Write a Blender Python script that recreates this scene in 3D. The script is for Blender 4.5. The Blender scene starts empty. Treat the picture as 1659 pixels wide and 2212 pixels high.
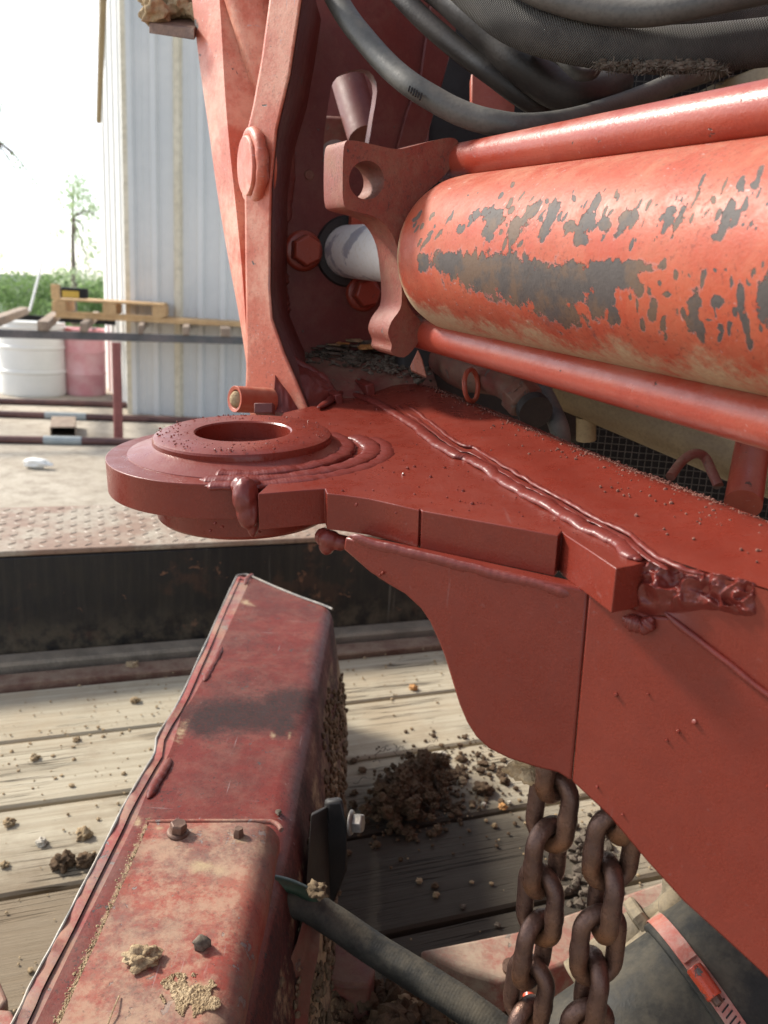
import bpy, bmesh, math, random
from mathutils import Vector, Matrix, noise
from mathutils.geometry import tessellate_polygon
sc = bpy.context.scene
COL = sc.collection
rad = math.radians
R = random.Random(7)
# ------------------------------------------------------------------ camera
FPX = 1790.0; CX = 829.5; CY = 1106.0
TH = rad(15); RHO = rad(3.5)
CAMP = Vector((0, 0, 0.8))
r0 = Vector((1, 0, 0)); f0 = Vector((0, math.cos(TH), -math.sin(TH))); u0 = Vector((0, math.sin(TH), math.cos(TH)))
cr = math.cos(RHO)*r0 + math.sin(RHO)*u0
cu = -math.sin(RHO)*r0 + math.cos(RHO)*u0
cf = f0
cam = bpy.data.cameras.new('camera'); camo = bpy.data.objects.new('camera', cam); COL.objects.link(camo)
m = Matrix((cr, cu, -cf)).transposed().to_4x4(); m.translation = CAMP
camo.matrix_world = m
cam.sensor_fit = 'VERTICAL'; cam.sensor_height = 24.0; cam.lens = 24.0*FPX/2212.0
cam.clip_start = 0.02; cam.clip_end = 2000
cam.dof.use_dof = True; cam.dof.focus_distance = 0.66; cam.dof.aperture_fstop = 7.0
sc.camera = camo
# ------------------------------------------------------------------ light
SUN_EL = 38.0
SUND = Vector((-0.88, 0.42, 0.0)).normalized()     # horizontal direction towards the sun
w = bpy.data.worlds.new('World'); sc.world = w; w.use_nodes = True
nt = w.node_tree; nt.nodes.clear()
sky = nt.nodes.new('ShaderNodeTexSky'); sky.sky_type = 'NISHITA'; sky.sun_disc = False
sky.sun_elevation = rad(SUN_EL); sky.sun_rotation = math.atan2(SUND.x, SUND.y)
sky.dust_density = 0.9; sky.ozone_density = 1.0; sky.air_density = 0.8
bg = nt.nodes.new('ShaderNodeBackground'); bg.inputs[1].default_value = 0.15
ow = nt.nodes.new('ShaderNodeOutputWorld')
hs = nt.nodes.new('ShaderNodeHueSaturation'); hs.inputs['Saturation'].default_value = 0.42   # thin white summer cloud
nt.links.new(sky.outputs[0], hs.inputs['Color']); nt.links.new(hs.outputs[0], bg.inputs[0]); nt.links.new(bg.outputs[0], ow.inputs[0])
sun = bpy.data.lights.new('sun', 'SUN'); suno = bpy.data.objects.new('sun', sun); COL.objects.link(suno)
sun.energy = 3.0; sun.angle = rad(7); sun.color = (1.0, 0.93, 0.82)
sd = (SUND*math.cos(rad(SUN_EL)) + Vector((0, 0, math.sin(rad(SUN_EL))))).normalized()
suno.rotation_euler = sd.to_track_quat('Z', 'Y').to_euler()
suno.location = (-3, 0, 5)
sc.view_settings.view_transform = 'Standard'; sc.view_settings.look = 'None'
sc.view_settings.exposure = 1.05; sc.view_settings.gamma = 1; sc.view_settings.use_curve_mapping = False
# ------------------------------------------------------------------ placement helpers
def ray(x, y): return cf + cr*((x-CX)/FPX) - cu*((y-CY)/FPX)
def P(x, y, d): return CAMP + ray(x, y)*d
def PL(x, y, p0, n):
    r = ray(x, y); return CAMP + r*((p0-CAMP).dot(n)/r.dot(n))
def Z(x, y, z):
    r = ray(x, y); return CAMP + r*((z-CAMP.z)/r.z)
def pix(v):
    q = v-CAMP; d = q.dot(cf)
    return CX + q.dot(cr)/d*FPX, CY - q.dot(cu)/d*FPX, d
def ss(a, b, x):
    t = max(0.0, min(1.0, (x-a)/(b-a))); return t*t*(3-2*t)
def fbm(p, o=4): return noise.fractal(p, 0.9, 2.1, o)
# ------------------------------------------------------------------ object helpers
def link(name, me, mat, parent):
    o = bpy.data.objects.new(name, me); COL.objects.link(o)
    if mat and not me.materials: me.materials.append(mat)
    if parent is not None:
        o.parent = parent
        if parent.type == 'EMPTY': o.location = -parent.location
    return o
def thing(name, label, cat, loc=(0, 0, 0), group=None):
    o = bpy.data.objects.new(name, None); COL.objects.link(o); o.empty_display_size = 0.05
    o.location = loc; o['label'] = label; o['category'] = cat
    if group: o['group'] = group
    return o
def tag(o, label, cat, group=None):
    o['label'] = label; o['category'] = cat
    if group: o['group'] = group
    return o
def kind(o, k): o['kind'] = k; return o
def sharp(me, ang=35):
    for p in me.polygons: p.use_smooth = True
    try: me.set_sharp_from_angle(angle=rad(ang))
    except Exception: pass
def mk(name, vs, fs, mat, parent=None, smooth=True, bevel=0, seg=2, ang=35, tri=False):
    me = bpy.data.meshes.new(name)
    me.from_pydata([tuple(v) for v in vs], [], fs); me.validate()
    bm = bmesh.new(); bm.from_mesh(me); bmesh.ops.recalc_face_normals(bm, faces=bm.faces); bm.to_mesh(me); bm.free()
    if smooth: sharp(me, ang)
    o = link(name, me, mat, parent)
    if bevel:
        b = o.modifiers.new('Bevel', 'BEVEL'); b.width = bevel; b.segments = seg; b.limit_method = 'ANGLE'; b.angle_limit = rad(28)
        b.harden_normals = False
    return o
def box_vf(c, ax, ay, az):
    c = Vector(c); vs = []
    for k in (-1, 1):
        for j in (-1, 1):
            for i in (-1, 1): vs.append(c + ax*i + ay*j + az*k)
    fs = [(0, 1, 3, 2), (4, 6, 7, 5), (0, 4, 5, 1), (2, 3, 7, 6), (0, 2, 6, 4), (1, 5, 7, 3)]
    return vs, fs
def box(name, c, ax, ay, az, mat, parent=None, bevel=0, seg=2):
    vs, fs = box_vf(c, ax, ay, az); return mk(name, vs, fs, mat, parent, bevel=bevel, seg=seg)
class MB:
    def __init__(s): s.v = []; s.f = []
    def add(s, vs, fs):
        n = len(s.v); s.v += [tuple(v) for v in vs]; s.f += [tuple(i+n for i in f) for f in fs]
    def build(s, name, mat, parent=None, **k): return mk(name, s.v, s.f, mat, parent, **k)
def prism_vf(outer, off, holes=()):
    loops = [list(outer)] + [list(h) for h in holes]
    tris = tessellate_polygon(loops)
    flat = [p for l in loops for p in l]; n = len(flat)
    offs = off if callable(off) else (lambda p: off)
    vs = flat + [p+offs(p) for p in flat]
    if holes: fs = [tuple(t) for t in tris] + [tuple(i+n for i in reversed(t)) for t in tris]
    else: fs = [tuple(range(n)), tuple(range(2*n-1, n-1, -1))]
    k = 0
    for l in loops:
        m = len(l)
        for i in range(m):
            a = k+i; b = k+(i+1) % m; fs.append((a, b, b+n, a+n))
        k += m
    return vs, fs
def prism(name, outer, off, mat, parent=None, holes=(), bevel=0, seg=2, ang=35):
    vs, fs = prism_vf(outer, off, holes); return mk(name, vs, fs, mat, parent, bevel=bevel, seg=seg, ang=ang)
def catmull(pts, n=8):
    out = []; m = len(pts)
    for i in range(m-1):
        p0 = pts[max(i-1, 0)]; p1 = pts[i]; p2 = pts[i+1]; p3 = pts[min(i+2, m-1)]
        for k in range(n):
            t = k/n
            out.append(0.5*((2*p1) + (p2-p0)*t + (2*p0-5*p1+4*p2-p3)*t*t + (3*p1-p0-3*p2+p3)*t*t*t))
    out.append(pts[-1]); return out
def tube_vf(path, rads, seg=20, cap='flat', closed=False, flat=1.0, flatn=None, ripple=None):
    n = len(path)
    if not hasattr(rads, '__len__'): rads = [rads]*n
    T = []
    for i in range(n):
        if closed: t = path[(i+1) % n]-path[i-1]
        else: t = path[min(i+1, n-1)]-path[max(i-1, 0)]
        T.append(t.normalized())
    if flatn is not None: N = (flatn-T[0]*flatn.dot(T[0])).normalized()
    else:
        N = T[0].orthogonal().normalized()
    vs = []; fs = []; rings = []
    seq = [(path[i], T[i], rads[i]) for i in range(n)]
    if cap == 'round' and not closed:
        pre = []; post = []
        for k in range(1, 6):
            a = math.pi/2*k/6
            pre.insert(0, (path[0]-T[0]*rads[0]*math.sin(a)*0.9, T[0], rads[0]*math.cos(a)))
            post.append((path[-1]+T[-1]*rads[-1]*math.sin(a)*0.9, T[-1], rads[-1]*math.cos(a)))
        seq = pre+seq+post
    prev = None
    for i, (p, t, r) in enumerate(seq):
        N = (N-t*N.dot(t))
        if N.length < 1e-6: N = t.orthogonal()
        N.normalize()
        if flatn is not None:
            N = (flatn-t*flatn.dot(t)).normalized()
        B = t.cross(N)
        ring = []
        for k in range(seg):
            a = 2*math.pi*k/seg
            rr = r*(ripple(i, a) if ripple else 1.0)
            ring.append(p + N*math.cos(a)*rr*flat + B*math.sin(a)*rr)
        rings.append(ring)
    for ring in rings: vs += ring
    m = len(rings)
    for i in range(m-1 if not closed else m):
        j = (i+1) % m
        for k in range(seg):
            fs.append((i*seg+k, i*seg+(k+1) % seg, j*seg+(k+1) % seg, j*seg+k))
    if not closed:
        fs.append(tuple(range(seg-1, -1, -1))); fs.append(tuple(range((m-1)*seg, m*seg)))
    return vs, fs
def tube(name, path, rads, mat, parent=None, seg=20, **k):
    b = k.pop('bevel', 0)
    vs, fs = tube_vf(path, rads, seg, **k); return mk(name, vs, fs, mat, parent, bevel=b, ang=40)
def frame(axis, ref=None):
    a = axis.normalized(); x = ref if ref is not None else a.orthogonal(); x = (x-a*x.dot(a)).normalized(); return a, x, a.cross(x)
def lathe_vf(prof, c, axis, seg=64, closed=False, wob=None):
    a, x, y = frame(axis); vs = []; fs = []
    for (r, h) in prof:
        for k in range(seg):
            t = 2*math.pi*k/seg; rr = r*(wob(t, r, h) if wob else 1)
            vs.append(c + a*h + (x*math.cos(t)+y*math.sin(t))*rr)
    m = len(prof)
    for i in range(m if closed else m-1):
        j = (i+1) % m
        for k in range(seg): fs.append((i*seg+k, i*seg+(k+1) % seg, j*seg+(k+1) % seg, j*seg+k))
    if not closed:
        if prof[0][0] > 1e-6: fs.append(tuple(range(seg-1, -1, -1)))
        if prof[-1][0] > 1e-6: fs.append(tuple(range((m-1)*seg, m*seg)))
    return vs, fs
def lathe(name, prof, c, axis, mat, parent=None, seg=64, closed=False, ang=35, bevel=0, wob=None):
    vs, fs = lathe_vf(prof, c, axis, seg, closed, wob); return mk(name, vs, fs, mat, parent, ang=ang, bevel=bevel)
def hexbolt(name, c, axis, s, mat, parent, washer=True, ref=None):
    a, x, y = frame(axis, ref); mb = MB()
    if washer:
        vs, fs = lathe_vf([(s*0.74, 0), (s*0.74, s*0.10), (s*0.66, s*0.20), (s*0.52, s*0.24)], c, a, 28); mb.add(vs, fs)
    o = s*0.22 if washer else 0
    vs = []; fs = []
    pr = [(0.577, o), (0.577, o+s*0.50), (0.50, o+s*0.60)]
    for (q, h) in pr:
        for k in range(6):
            t = math.pi/3*k; vs.append(c+a*h+(x*math.cos(t)+y*math.sin(t))*s*q)
    for i in range(2):
        for k in range(6): fs.append((i*6+k, i*6+(k+1) % 6, (i+1)*6+(k+1) % 6, (i+1)*6+k))
    fs += [(5, 4, 3, 2, 1, 0), tuple(range(12, 18))]
    mb.add(vs, fs); return mb.build(name, mat, parent, bevel=s*0.03, ang=25)
ICO = {}
def ico(sub):
    if sub not in ICO:
        bm = bmesh.new(); bmesh.ops.create_icosphere(bm, subdivisions=sub, radius=1.0)
        ICO[sub] = ([v.co.copy() for v in bm.verts], [tuple(v.index for v in f.verts) for f in bm.faces]); bm.free()
    return ICO[sub]
def clod_vf(c, r, seed, sub=2, amp=0.35, sq=(1, 1, 1), freq=1.6):
    vs, fs = ico(sub); o = Vector((seed*3.1, seed*1.7, -seed*2.3)); out = []
    for v in vs:
        k = 1 + amp*noise.noise(v*freq+o)*1.5 + amp*0.6*noise.noise(v*freq*2.7+o)
        if sub > 2: k += amp*0.35*noise.noise(v*freq*6+o) + amp*0.22*noise.noise(v*freq*13+o)
        out.append(c + Vector((v.x*sq[0], v.y*sq[1], v.z*sq[2]))*r*k)
    return out, fs
def attr(o, name, fn):
    me = o.data; a = me.attributes.new(name, 'FLOAT', 'POINT')
    M = Matrix.Identity(4)
    a.data.foreach_set('value', [fn(v.co) for v in me.vertices])
# ------------------------------------------------------------------ materials
class NB:
    def __init__(s, name):
        s.m = bpy.data.materials.new(name); s.m.use_nodes = True; s.t = s.m.node_tree; s.t.nodes.clear()
        s.out = s.t.nodes.new('ShaderNodeOutputMaterial'); s.p = s.t.nodes.new('ShaderNodeBsdfPrincipled')
        s.t.links.new(s.p.outputs[0], s.out.inputs[0]); s.tc = s.t.nodes.new('ShaderNodeTexCoord').outputs['Object']
    def n(s, ty, **kw):
        x = s.t.nodes.new(ty)
        for k, v in kw.items():
            if k.startswith('i'): s.set(x.inputs[int(k[1:])], v)
            else: setattr(x, k, v)
        return x
    def set(s, inp, v):
        if isinstance(v, bpy.types.NodeSocket): s.t.links.new(v, inp)
        elif v is not None:
            if isinstance(v, (tuple, list)) and len(v) == 3 and inp.type == 'RGBA': v = (*v, 1)
            inp.default_value = v
    def math(s, op, a, b=None, c=None, clamp=False):
        x = s.t.nodes.new('ShaderNodeMath'); x.operation = op; x.use_clamp = clamp
        s.set(x.inputs[0], a)
        if b is not None: s.set(x.inputs[1], b)
        if c is not None: s.set(x.inputs[2], c)
        return x.outputs[0]
    def noise(s, sc, det=5, rough=0.55, vec=None, scale=None, dist=0.0):
        v = vec if vec is not None else s.tc
        if scale is not None: v = s.map(v, scale)
        x = s.t.nodes.new('ShaderNodeTexNoise'); s.set(x.inputs['Vector'], v); x.inputs['Scale'].default_value = sc
        x.inputs['Detail'].default_value = det; x.inputs['Roughness'].default_value = rough; x.inputs['Distortion'].default_value = dist
        return x.outputs[0]
    def map(s, v, scale=(1, 1, 1), rot=(0, 0, 0), loc=(0, 0, 0)):
        x = s.t.nodes.new('ShaderNodeMapping'); s.set(x.inputs[0], v); x.inputs['Scale'].default_value = scale
        x.inputs['Rotation'].default_value = rot; x.inputs['Location'].default_value = loc; return x.outputs[0]
    def ramp(s, v, a, b, lo=0.0, hi=1.0):
        x = s.t.nodes.new('ShaderNodeMapRange'); x.interpolation_type = 'SMOOTHSTEP'
        s.set(x.inputs[0], v); x.inputs[1].default_value = a; x.inputs[2].default_value = b; x.inputs[3].default_value = lo; x.inputs[4].default_value = hi
        return x.outputs[0]
    def mix(s, f, a, b):
        x = s.t.nodes.new('ShaderNodeMix'); x.data_type = 'RGBA'
        s.set(x.inputs[0], f); s.set(x.inputs[6], a); s.set(x.inputs[7], b); return x.outputs[2]
    def fmix(s, f, a, b):
        x = s.t.nodes.new('ShaderNodeMix'); x.data_type = 'FLOAT'
        s.set(x.inputs[0], f); s.set(x.inputs[2], a); s.set(x.inputs[3], b); return x.outputs[0]
    def up(s):
        g = s.t.nodes.new('ShaderNodeNewGeometry'); x = s.t.nodes.new('ShaderNodeSeparateXYZ'); s.set(x.inputs[0], g.outputs['Normal']); return x.outputs[2]
    def attr(s, name):
        x = s.t.nodes.new('ShaderNodeAttribute'); x.attribute_name = name; return x.outputs['Fac']
    def bump(s, h, dist, st=1.0):
        x = s.t.nodes.new('ShaderNodeBump'); x.inputs['Strength'].default_value = st; x.inputs['Distance'].default_value = dist
        s.set(x.inputs['Height'], h); s.set(s.p.inputs['Normal'], x.outputs[0])
    def fin(s, col, rough, metal=0.0, spec=None):
        s.set(s.p.inputs['Base Color'], col); s.set(s.p.inputs['Roughness'], rough); s.set(s.p.inputs['Metallic'], metal)
        if spec is not None: s.p.inputs['Specular IOR Level'].default_value = spec
        return s.m
def paint(name, base, alt, rough=0.45, dust=0.0, dustcol=(0.33, 0.22, 0.14), chip=0.0, chipcol=(0.10, 0.085, 0.075), chipscale=60, fine=420, bump=0.0006,
          scratch=0.0, orange=1.0, useattr=False, useattr2=False, a2col=(0.016, 0.014, 0.014), dustall=0.0, mott=0.5, spec=0.5, runs=0.0, speck=0.0):
    b = NB(name)
    n1 = b.noise(11, 12, 0.74); n2 = b.noise(70, 6, 0.7); n3 = b.noise(fine, 3, 0.6)
    col = b.mix(b.ramp(n1, 0.40, 0.62, 0, mott), base, alt)
    col = b.mix(b.ramp(n2, 0.45, 0.75, 0, 0.35*mott), col, tuple(c*0.6 for c in base))
    col = b.mix(b.ramp(n3, 0.35, 0.7, 0, 0.25), col, tuple(min(1, c*1.35) for c in base))
    h = b.math('MULTIPLY', n3, 0.35*orange)
    h = b.math('ADD', h, b.math('MULTIPLY', n2, 0.5*orange))
    ro = b.ramp(n2, 0.3, 0.7, rough-0.06, rough+0.10)
    if scratch:
        for i, (rt, scl) in enumerate((((0, 0, 0.6), (14, 300, 300)), ((0.9, 0.4, 0), (300, 16, 300)), ((0.3, 0, -0.7), (300, 300, 18)))):
            s1 = b.noise(1.0, 2, 0.5, vec=b.map(b.tc, scl, rt)); msk = b.ramp(b.noise(7+i*3, 3), 0.50, 0.62)
            sm = b.math('MULTIPLY', b.ramp(s1, 0.68, 0.74), msk); sm = b.math('MULTIPLY', sm, scratch)
            col = b.mix(sm, col, tuple(min(1, c*0.5+0.22) for c in base))
    ch = None
    if chip:
        c1 = b.noise(chipscale, 7, 0.62, dist=0.4); c0 = b.noise(chipscale*0.15, 3)
        c2 = b.math('ADD', c1, b.math('MULTIPLY', b.math('SUBTRACT', c0, 0.5), 0.55))
        th = 0.72-chip*0.3
        ch = b.ramp(c2, th, th+0.02)
    if useattr:
        a = b.math('ADD', b.attr('chip'), b.math('MULTIPLY', b.math('SUBTRACT', b.noise(120, 8, 0.72), 0.5), 1.25))
        am = b.ramp(a, 0.47, 0.51); eg_ = b.math('MULTIPLY', b.ramp(a, 0.36, 0.46), 0.6); col = b.mix(b.math('MULTIPLY', eg_, b.ramp(b.noise(60, 4), 0.4, 0.6)), col, tuple(min(1, c*0.7+0.13) for c in base)); ch = am if ch is None else b.math('MAXIMUM', ch, am)
    if ch is not None:
        cc = b.mix(b.noise(140, 4), tuple(c*0.75 for c in chipcol), tuple(c*1.3 for c in chipcol))
        if useattr: cc = b.mix(b.ramp(b.noise(22, 4, 0.7), 0.45, 0.6, 0, 0.75), cc, (0.135, 0.082, 0.05))
        col = b.mix(ch, col, cc); ro = b.fmix(ch, ro, 0.62); h = b.math('SUBTRACT', h, b.math('MULTIPLY', ch, 0.8))
    if speck:
        sp = b.ramp(b.math('ADD', b.noise(330, 5, 0.7), b.math('MULTIPLY', b.noise(14, 4), 0.25)), 0.70, 0.76, 0, speck); col = b.mix(sp, col, (0.035, 0.028, 0.027)); ro = b.fmix(sp, ro, 0.8)
    if useattr2:
        a2 = b.math('ADD', b.attr('soot'), b.math('MULTIPLY', b.math('SUBTRACT', b.noise(130, 6, 0.75), 0.5), 0.9))
        a2m = b.ramp(a2, 0.25, 1.0); col = b.mix(b.math('MULTIPLY', a2m, b.ramp(b.noise(240, 6, 0.8), 0.35, 0.6, 0.55, 0.97)), col, b.mix(b.noise(60, 5), a2col, tuple(c*2.2 for c in a2col))); ro = b.fmix(a2m, ro, 0.95)
        a3 = b.math('ADD', b.attr('clay'), b.math('MULTIPLY', b.math('SUBTRACT', b.noise(110, 6, 0.7), 0.5), 0.8))
        a3m = b.ramp(a3, 0.3, 0.7); col = b.mix(a3m, col, b.mix(b.noise(300, 3), (0.30, 0.215, 0.13), (0.46, 0.36, 0.22))); ro = b.fmix(a3m, ro, 0.95)
        h = b.math('ADD', h, b.math('MULTIPLY', a3m, b.noise(260, 5, 0.8)))
    if dust or dustall:
        upv = b.ramp(b.up(), 0.35, 0.95); dn = b.noise(26, 12, 0.8); d2 = b.ramp(dn, 0.42, 0.62)
        dm = b.math('MULTIPLY', b.math('MULTIPLY', upv, d2), dust)
        if dustall: dm = b.math('MAXIMUM', dm, b.math('MULTIPLY', b.ramp(b.noise(17, 12, 0.8), 0.44, 0.64), dustall))
        if useattr2: dm = b.math('MULTIPLY', dm, b.math('SUBTRACT', 1.0, a2m))
        col = b.mix(dm, col, b.mix(b.noise(180, 3), dustcol, tuple(c*1.35 for c in dustcol))); ro = b.fmix(dm, ro, 0.9)
    b.bump(h, bump)
    return b.fin(col, ro, 0.0, spec)
def simple(name, c1, c2, rough=0.6, sc=30, fine=300, fm=0.35, metal=0, bump=0.0004, spec=None, dust=0, dustcol=(0.3, 0.22, 0.15), lo=0.35, hi=0.65):
    b = NB(name); n1 = b.noise(sc, 6, 0.65); n2 = b.noise(fine, 3)
    col = b.mix(b.ramp(n1, lo, hi), c1, c2); col = b.mix(b.ramp(n2, 0.4, 0.7, 0, fm), col, tuple(c*0.55 for c in c1))
    ro = b.ramp(n1, 0.3, 0.7, max(0.05, rough-0.1), min(1, rough+0.1))
    if dust:
        dm = b.math('MULTIPLY', b.math('MULTIPLY', b.ramp(b.up(), -0.2, 0.9), b.ramp(b.noise(22, 6, 0.7), 0.35, 0.7)), dust)
        col = b.mix(dm, col, dustcol); ro = b.fmix(dm, ro, 0.9)
    b.bump(b.math('ADD', n1, b.math('MULTIPLY', n2, 0.5)), bump)
    return b.fin(col, ro, metal, spec)
M = {}
M['fresh'] = paint('fresh_red_oxide', (0.150, 0.0215, 0.0130), (0.180, 0.030, 0.0190), rough=0.28, bump=0.00040, mott=0.6, spec=0.38, scratch=0.10, dust=0.10, dustcol=(0.20, 0.06, 0.04), fine=650)
M['weld'] = paint('painted_weld', (0.14, 0.021, 0.015), (0.12, 0.019, 0.014), rough=0.36, bump=0.0006, fine=420, spec=0.45)
M['salmon'] = paint('old_salmon_red', (0.34, 0.058, 0.03), (0.42, 0.12, 0.07), rough=0.42, dust=0.35, scratch=0.7, chip=0.05, bump=0.0005, spec=0.45, mott=0.7, dustcol=(0.45, 0.29, 0.19))
M['salmon2'] = paint('sunfaded_red', (0.44, 0.10, 0.055), (0.60, 0.30, 0.21), rough=0.46, dust=0.35, scratch=1.0, chip=0.06, mott=1.0, bump=0.0006, speck=0.3, dustcol=(0.5, 0.36, 0.26))
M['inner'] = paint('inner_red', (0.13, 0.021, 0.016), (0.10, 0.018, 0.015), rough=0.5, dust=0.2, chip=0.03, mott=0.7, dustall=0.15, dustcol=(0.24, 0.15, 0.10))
M['barrel'] = paint('barrel_red', (0.47, 0.085, 0.045), (0.54, 0.17, 0.10), rough=0.38, scratch=0.8, chip=0.0, useattr=True, useattr2=False, chipcol=(0.07, 0.06, 0.055), mott=0.8, bump=0.0006, dust=0.15, dustcol=(0.5, 0.3, 0.2))
M['barrelclay'] = M['barrel']
M['cast'] = paint('cast_cap_red', (0.20, 0.034, 0.021), (0.19, 0.065, 0.042), rough=0.55, dust=0.3, dustall=0.45, speck=0.5, chip=0.14, chipscale=45, mott=0.8, bump=0.0012, dustcol=(0.20, 0.115, 0.07), scratch=0.3)
M['tube'] = paint('tube_red', (0.27, 0.038, 0.020), (0.32, 0.07, 0.04), rough=0.33, dust=0.35, dustcol=(0.30, 0.14, 0.09), chip=0.06, chipscale=90, chipcol=(0.09, 0.05, 0.04), scratch=0.4, mott=0.6, spec=0.55)
M['boxred'] = paint('worn_box_red', (0.145, 0.022, 0.016), (0.085, 0.024, 0.019), rough=0.45, chip=0.12, chipscale=120, chipcol=(0.055, 0.045, 0.045), dust=0.10, scratch=0.7, useattr2=True, mott=0.8, speck=0.75, spec=0.22, dustcol=(0.38, 0.25, 0.18))
M['coverred'] = paint('worn_cover_red', (0.27, 0.050, 0.036), (0.17, 0.10, 0.08), rough=0.55, chip=0.22, chipscale=70, chipcol=(0.19, 0.15, 0.145), dust=0.75, dustall=0.3, dustcol=(0.33, 0.225, 0.155), speck=0.5, scratch=0.5, useattr2=True, mott=1.0, spec=0.2, a2col=(0.09, 0.06, 0.06))
M['dirtyred'] = paint('dirty_red', (0.16, 0.032, 0.024), (0.12, 0.06, 0.04), rough=0.6, chip=0.3, chipscale=60, dust=0.8, dustall=0.5, dustcol=(0.19, 0.12, 0.08), mott=1)
M['barpink'] = paint('chalky_red_bar', (0.28, 0.075, 0.055), (0.24, 0.17, 0.125), rough=0.7, dust=0.8, dustall=0.9, dustcol=(0.31, 0.245, 0.18), chip=0.1, mott=1)
M['rust'] = simple('chain_rust', (0.080, 0.040, 0.028), (0.13, 0.062, 0.036), rough=0.42, sc=45, fine=500, metal=0.45, bump=0.0006)
def rustmat():
    b = NB('chain_steel'); oi = b.n('ShaderNodeObjectInfo'); n1 = b.noise(38, 6, 0.7); n2 = b.noise(400, 4, 0.7); n3 = b.noise(12, 3)
    col = b.mix(b.ramp(n1, 0.35, 0.65), (0.085, 0.050, 0.042), (0.15, 0.082, 0.055)); col = b.mix(b.ramp(n3, 0.56, 0.70, 0, 0.8), col, (0.24, 0.105, 0.042))
    col = b.mix(b.ramp(n2, 0.55, 0.75, 0, 0.5), col, (0.03, 0.018, 0.016)); col = b.mix(b.math('MULTIPLY', oi.outputs['Random'], 0.30), col, (0.13, 0.07, 0.05)); b.bump(b.math('ADD', n1, n2), 0.0006)
    return b.fin(col, b.ramp(n2, 0.3, 0.7, 0.24, 0.42), 0.6, 0.5)
M['rust'] = rustmat()
M['boot'] = simple('boot_rubber', (0.020, 0.020, 0.018), (0.042, 0.041, 0.036), spec=0.25, rough=0.65, sc=22, dust=0.45, dustcol=(0.15, 0.125, 0.085), bump=0.0007)
M['mud'] = simple('stuck_mud', (0.13, 0.095, 0.06), (0.22, 0.165, 0.105), rough=0.95, sc=60, bump=0.001, spec=0.1)
M['rubber'] = simple('hose_rubber', (0.06, 0.061, 0.056), (0.105, 0.10, 0.088), rough=0.5, sc=14, fine=260, dust=0.6, dustcol=(0.16, 0.14, 0.11), bump=0.0005)
M['rubberdark'] = simple('dark_rubber', (0.016, 0.014, 0.013), (0.032, 0.025, 0.021), rough=0.55, sc=14, dust=0.25, dustcol=(0.09, 0.065, 0.05), bump=0.0005)
M['rubbergrey'] = simple('grey_rubber', (0.05, 0.052, 0.052), (0.10, 0.10, 0.092), rough=0.6, sc=25, dust=0.5, dustcol=(0.22, 0.19, 0.14), bump=0.0005)
def sleeve():
    b = NB('woven_sleeve'); t = b.tc
    wv = b.n('ShaderNodeTexWave'); b.set(wv.inputs[0], b.map(t, (1, 1, 1), (0.2, 0.4, 0.5))); wv.inputs[1].default_value = 180; wv.inputs[2].default_value = 1.5
    wv2 = b.n('ShaderNodeTexWave'); b.set(wv2.inputs[0], b.map(t, (1, 1, 1), (0.9, -0.6, -0.5))); wv2.inputs[1].default_value = 200
    h = b.math('ADD', wv.outputs[1], wv2.outputs[1]); n = b.noise(18, 6, 0.7)
    col = b.mix(b.ramp(n, 0.3, 0.7), (0.035, 0.034, 0.032), (0.10, 0.095, 0.082)); col = b.mix(b.math('MULTIPLY', h, 0.15), col, (0.14, 0.13, 0.11))
    b.bump(b.math('ADD', h, b.math('MULTIPLY', n, 4)), 0.0008); return b.fin(col, 0.8)
M['sleeve'] = sleeve()
M['black'] = simple('black_housing', (0.012, 0.011, 0.011), (0.03, 0.024, 0.02), rough=0.6, sc=12)
M['tan'] = simple('tan_paint', (0.30, 0.235, 0.13), (0.36, 0.29, 0.17), rough=0.5, sc=12, dust=0.3, dustcol=(0.2, 0.15, 0.1))
M['tandark'] = simple('dusty_tan_pipe', (0.17, 0.125, 0.07), (0.24, 0.185, 0.105), rough=0.6, sc=12, dust=0.3, dustcol=(0.13, 0.1, 0.065))
M['wire'] = simple('grille_wire', (0.05, 0.045, 0.04), (0.10, 0.09, 0.08), rough=0.4, metal=0.5)
M['chrome'] = None
def chrome():
    b = NB('rod_chrome'); n = b.noise(26, 5, 0.6); n2 = b.noise(200, 3)
    m_ = b.ramp(n, 0.52, 0.60, 0, 0.9); col = b.mix(m_, (0.80, 0.79, 0.76), (0.34, 0.35, 0.40)); col = b.mix(b.ramp(n2, 0.5, 0.7, 0, 0.3), col, (0.6, 0.52, 0.38))
    b.bump(n2, 0.0002); return b.fin(col, b.fmix(m_, 0.4, 0.3), 0.0, 0.6)
M['chrome'] = chrome()
M['clay'] = simple('clay', (0.30, 0.215, 0.125), (0.42, 0.32, 0.20), rough=0.95, sc=50, fine=500, bump=0.002, spec=0.1)
M['soil'] = simple('soil', (0.075, 0.05, 0.032), (0.15, 0.10, 0.062), rough=0.95, sc=60, fine=500, bump=0.002, spec=0.1)
M['debris'] = simple('dark_debris', (0.08, 0.065, 0.05), (0.17, 0.14, 0.11), rough=0.9, sc=90, fine=500, bump=0.001, spec=0.1)
M['amber'] = simple('amber_leaf', (0.42, 0.19, 0.05), (0.6, 0.33, 0.12), rough=0.6, sc=80)
M['stone'] = simple('pale_stone', (0.42, 0.38, 0.30), (0.55, 0.5, 0.42), rough=0.9, sc=60, bump=0.001)
M['grit'] = simple('red_grit', (0.16, 0.055, 0.04), (0.22, 0.10, 0.07), rough=0.85, sc=200)
STAIN_SHADE = []
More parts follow.
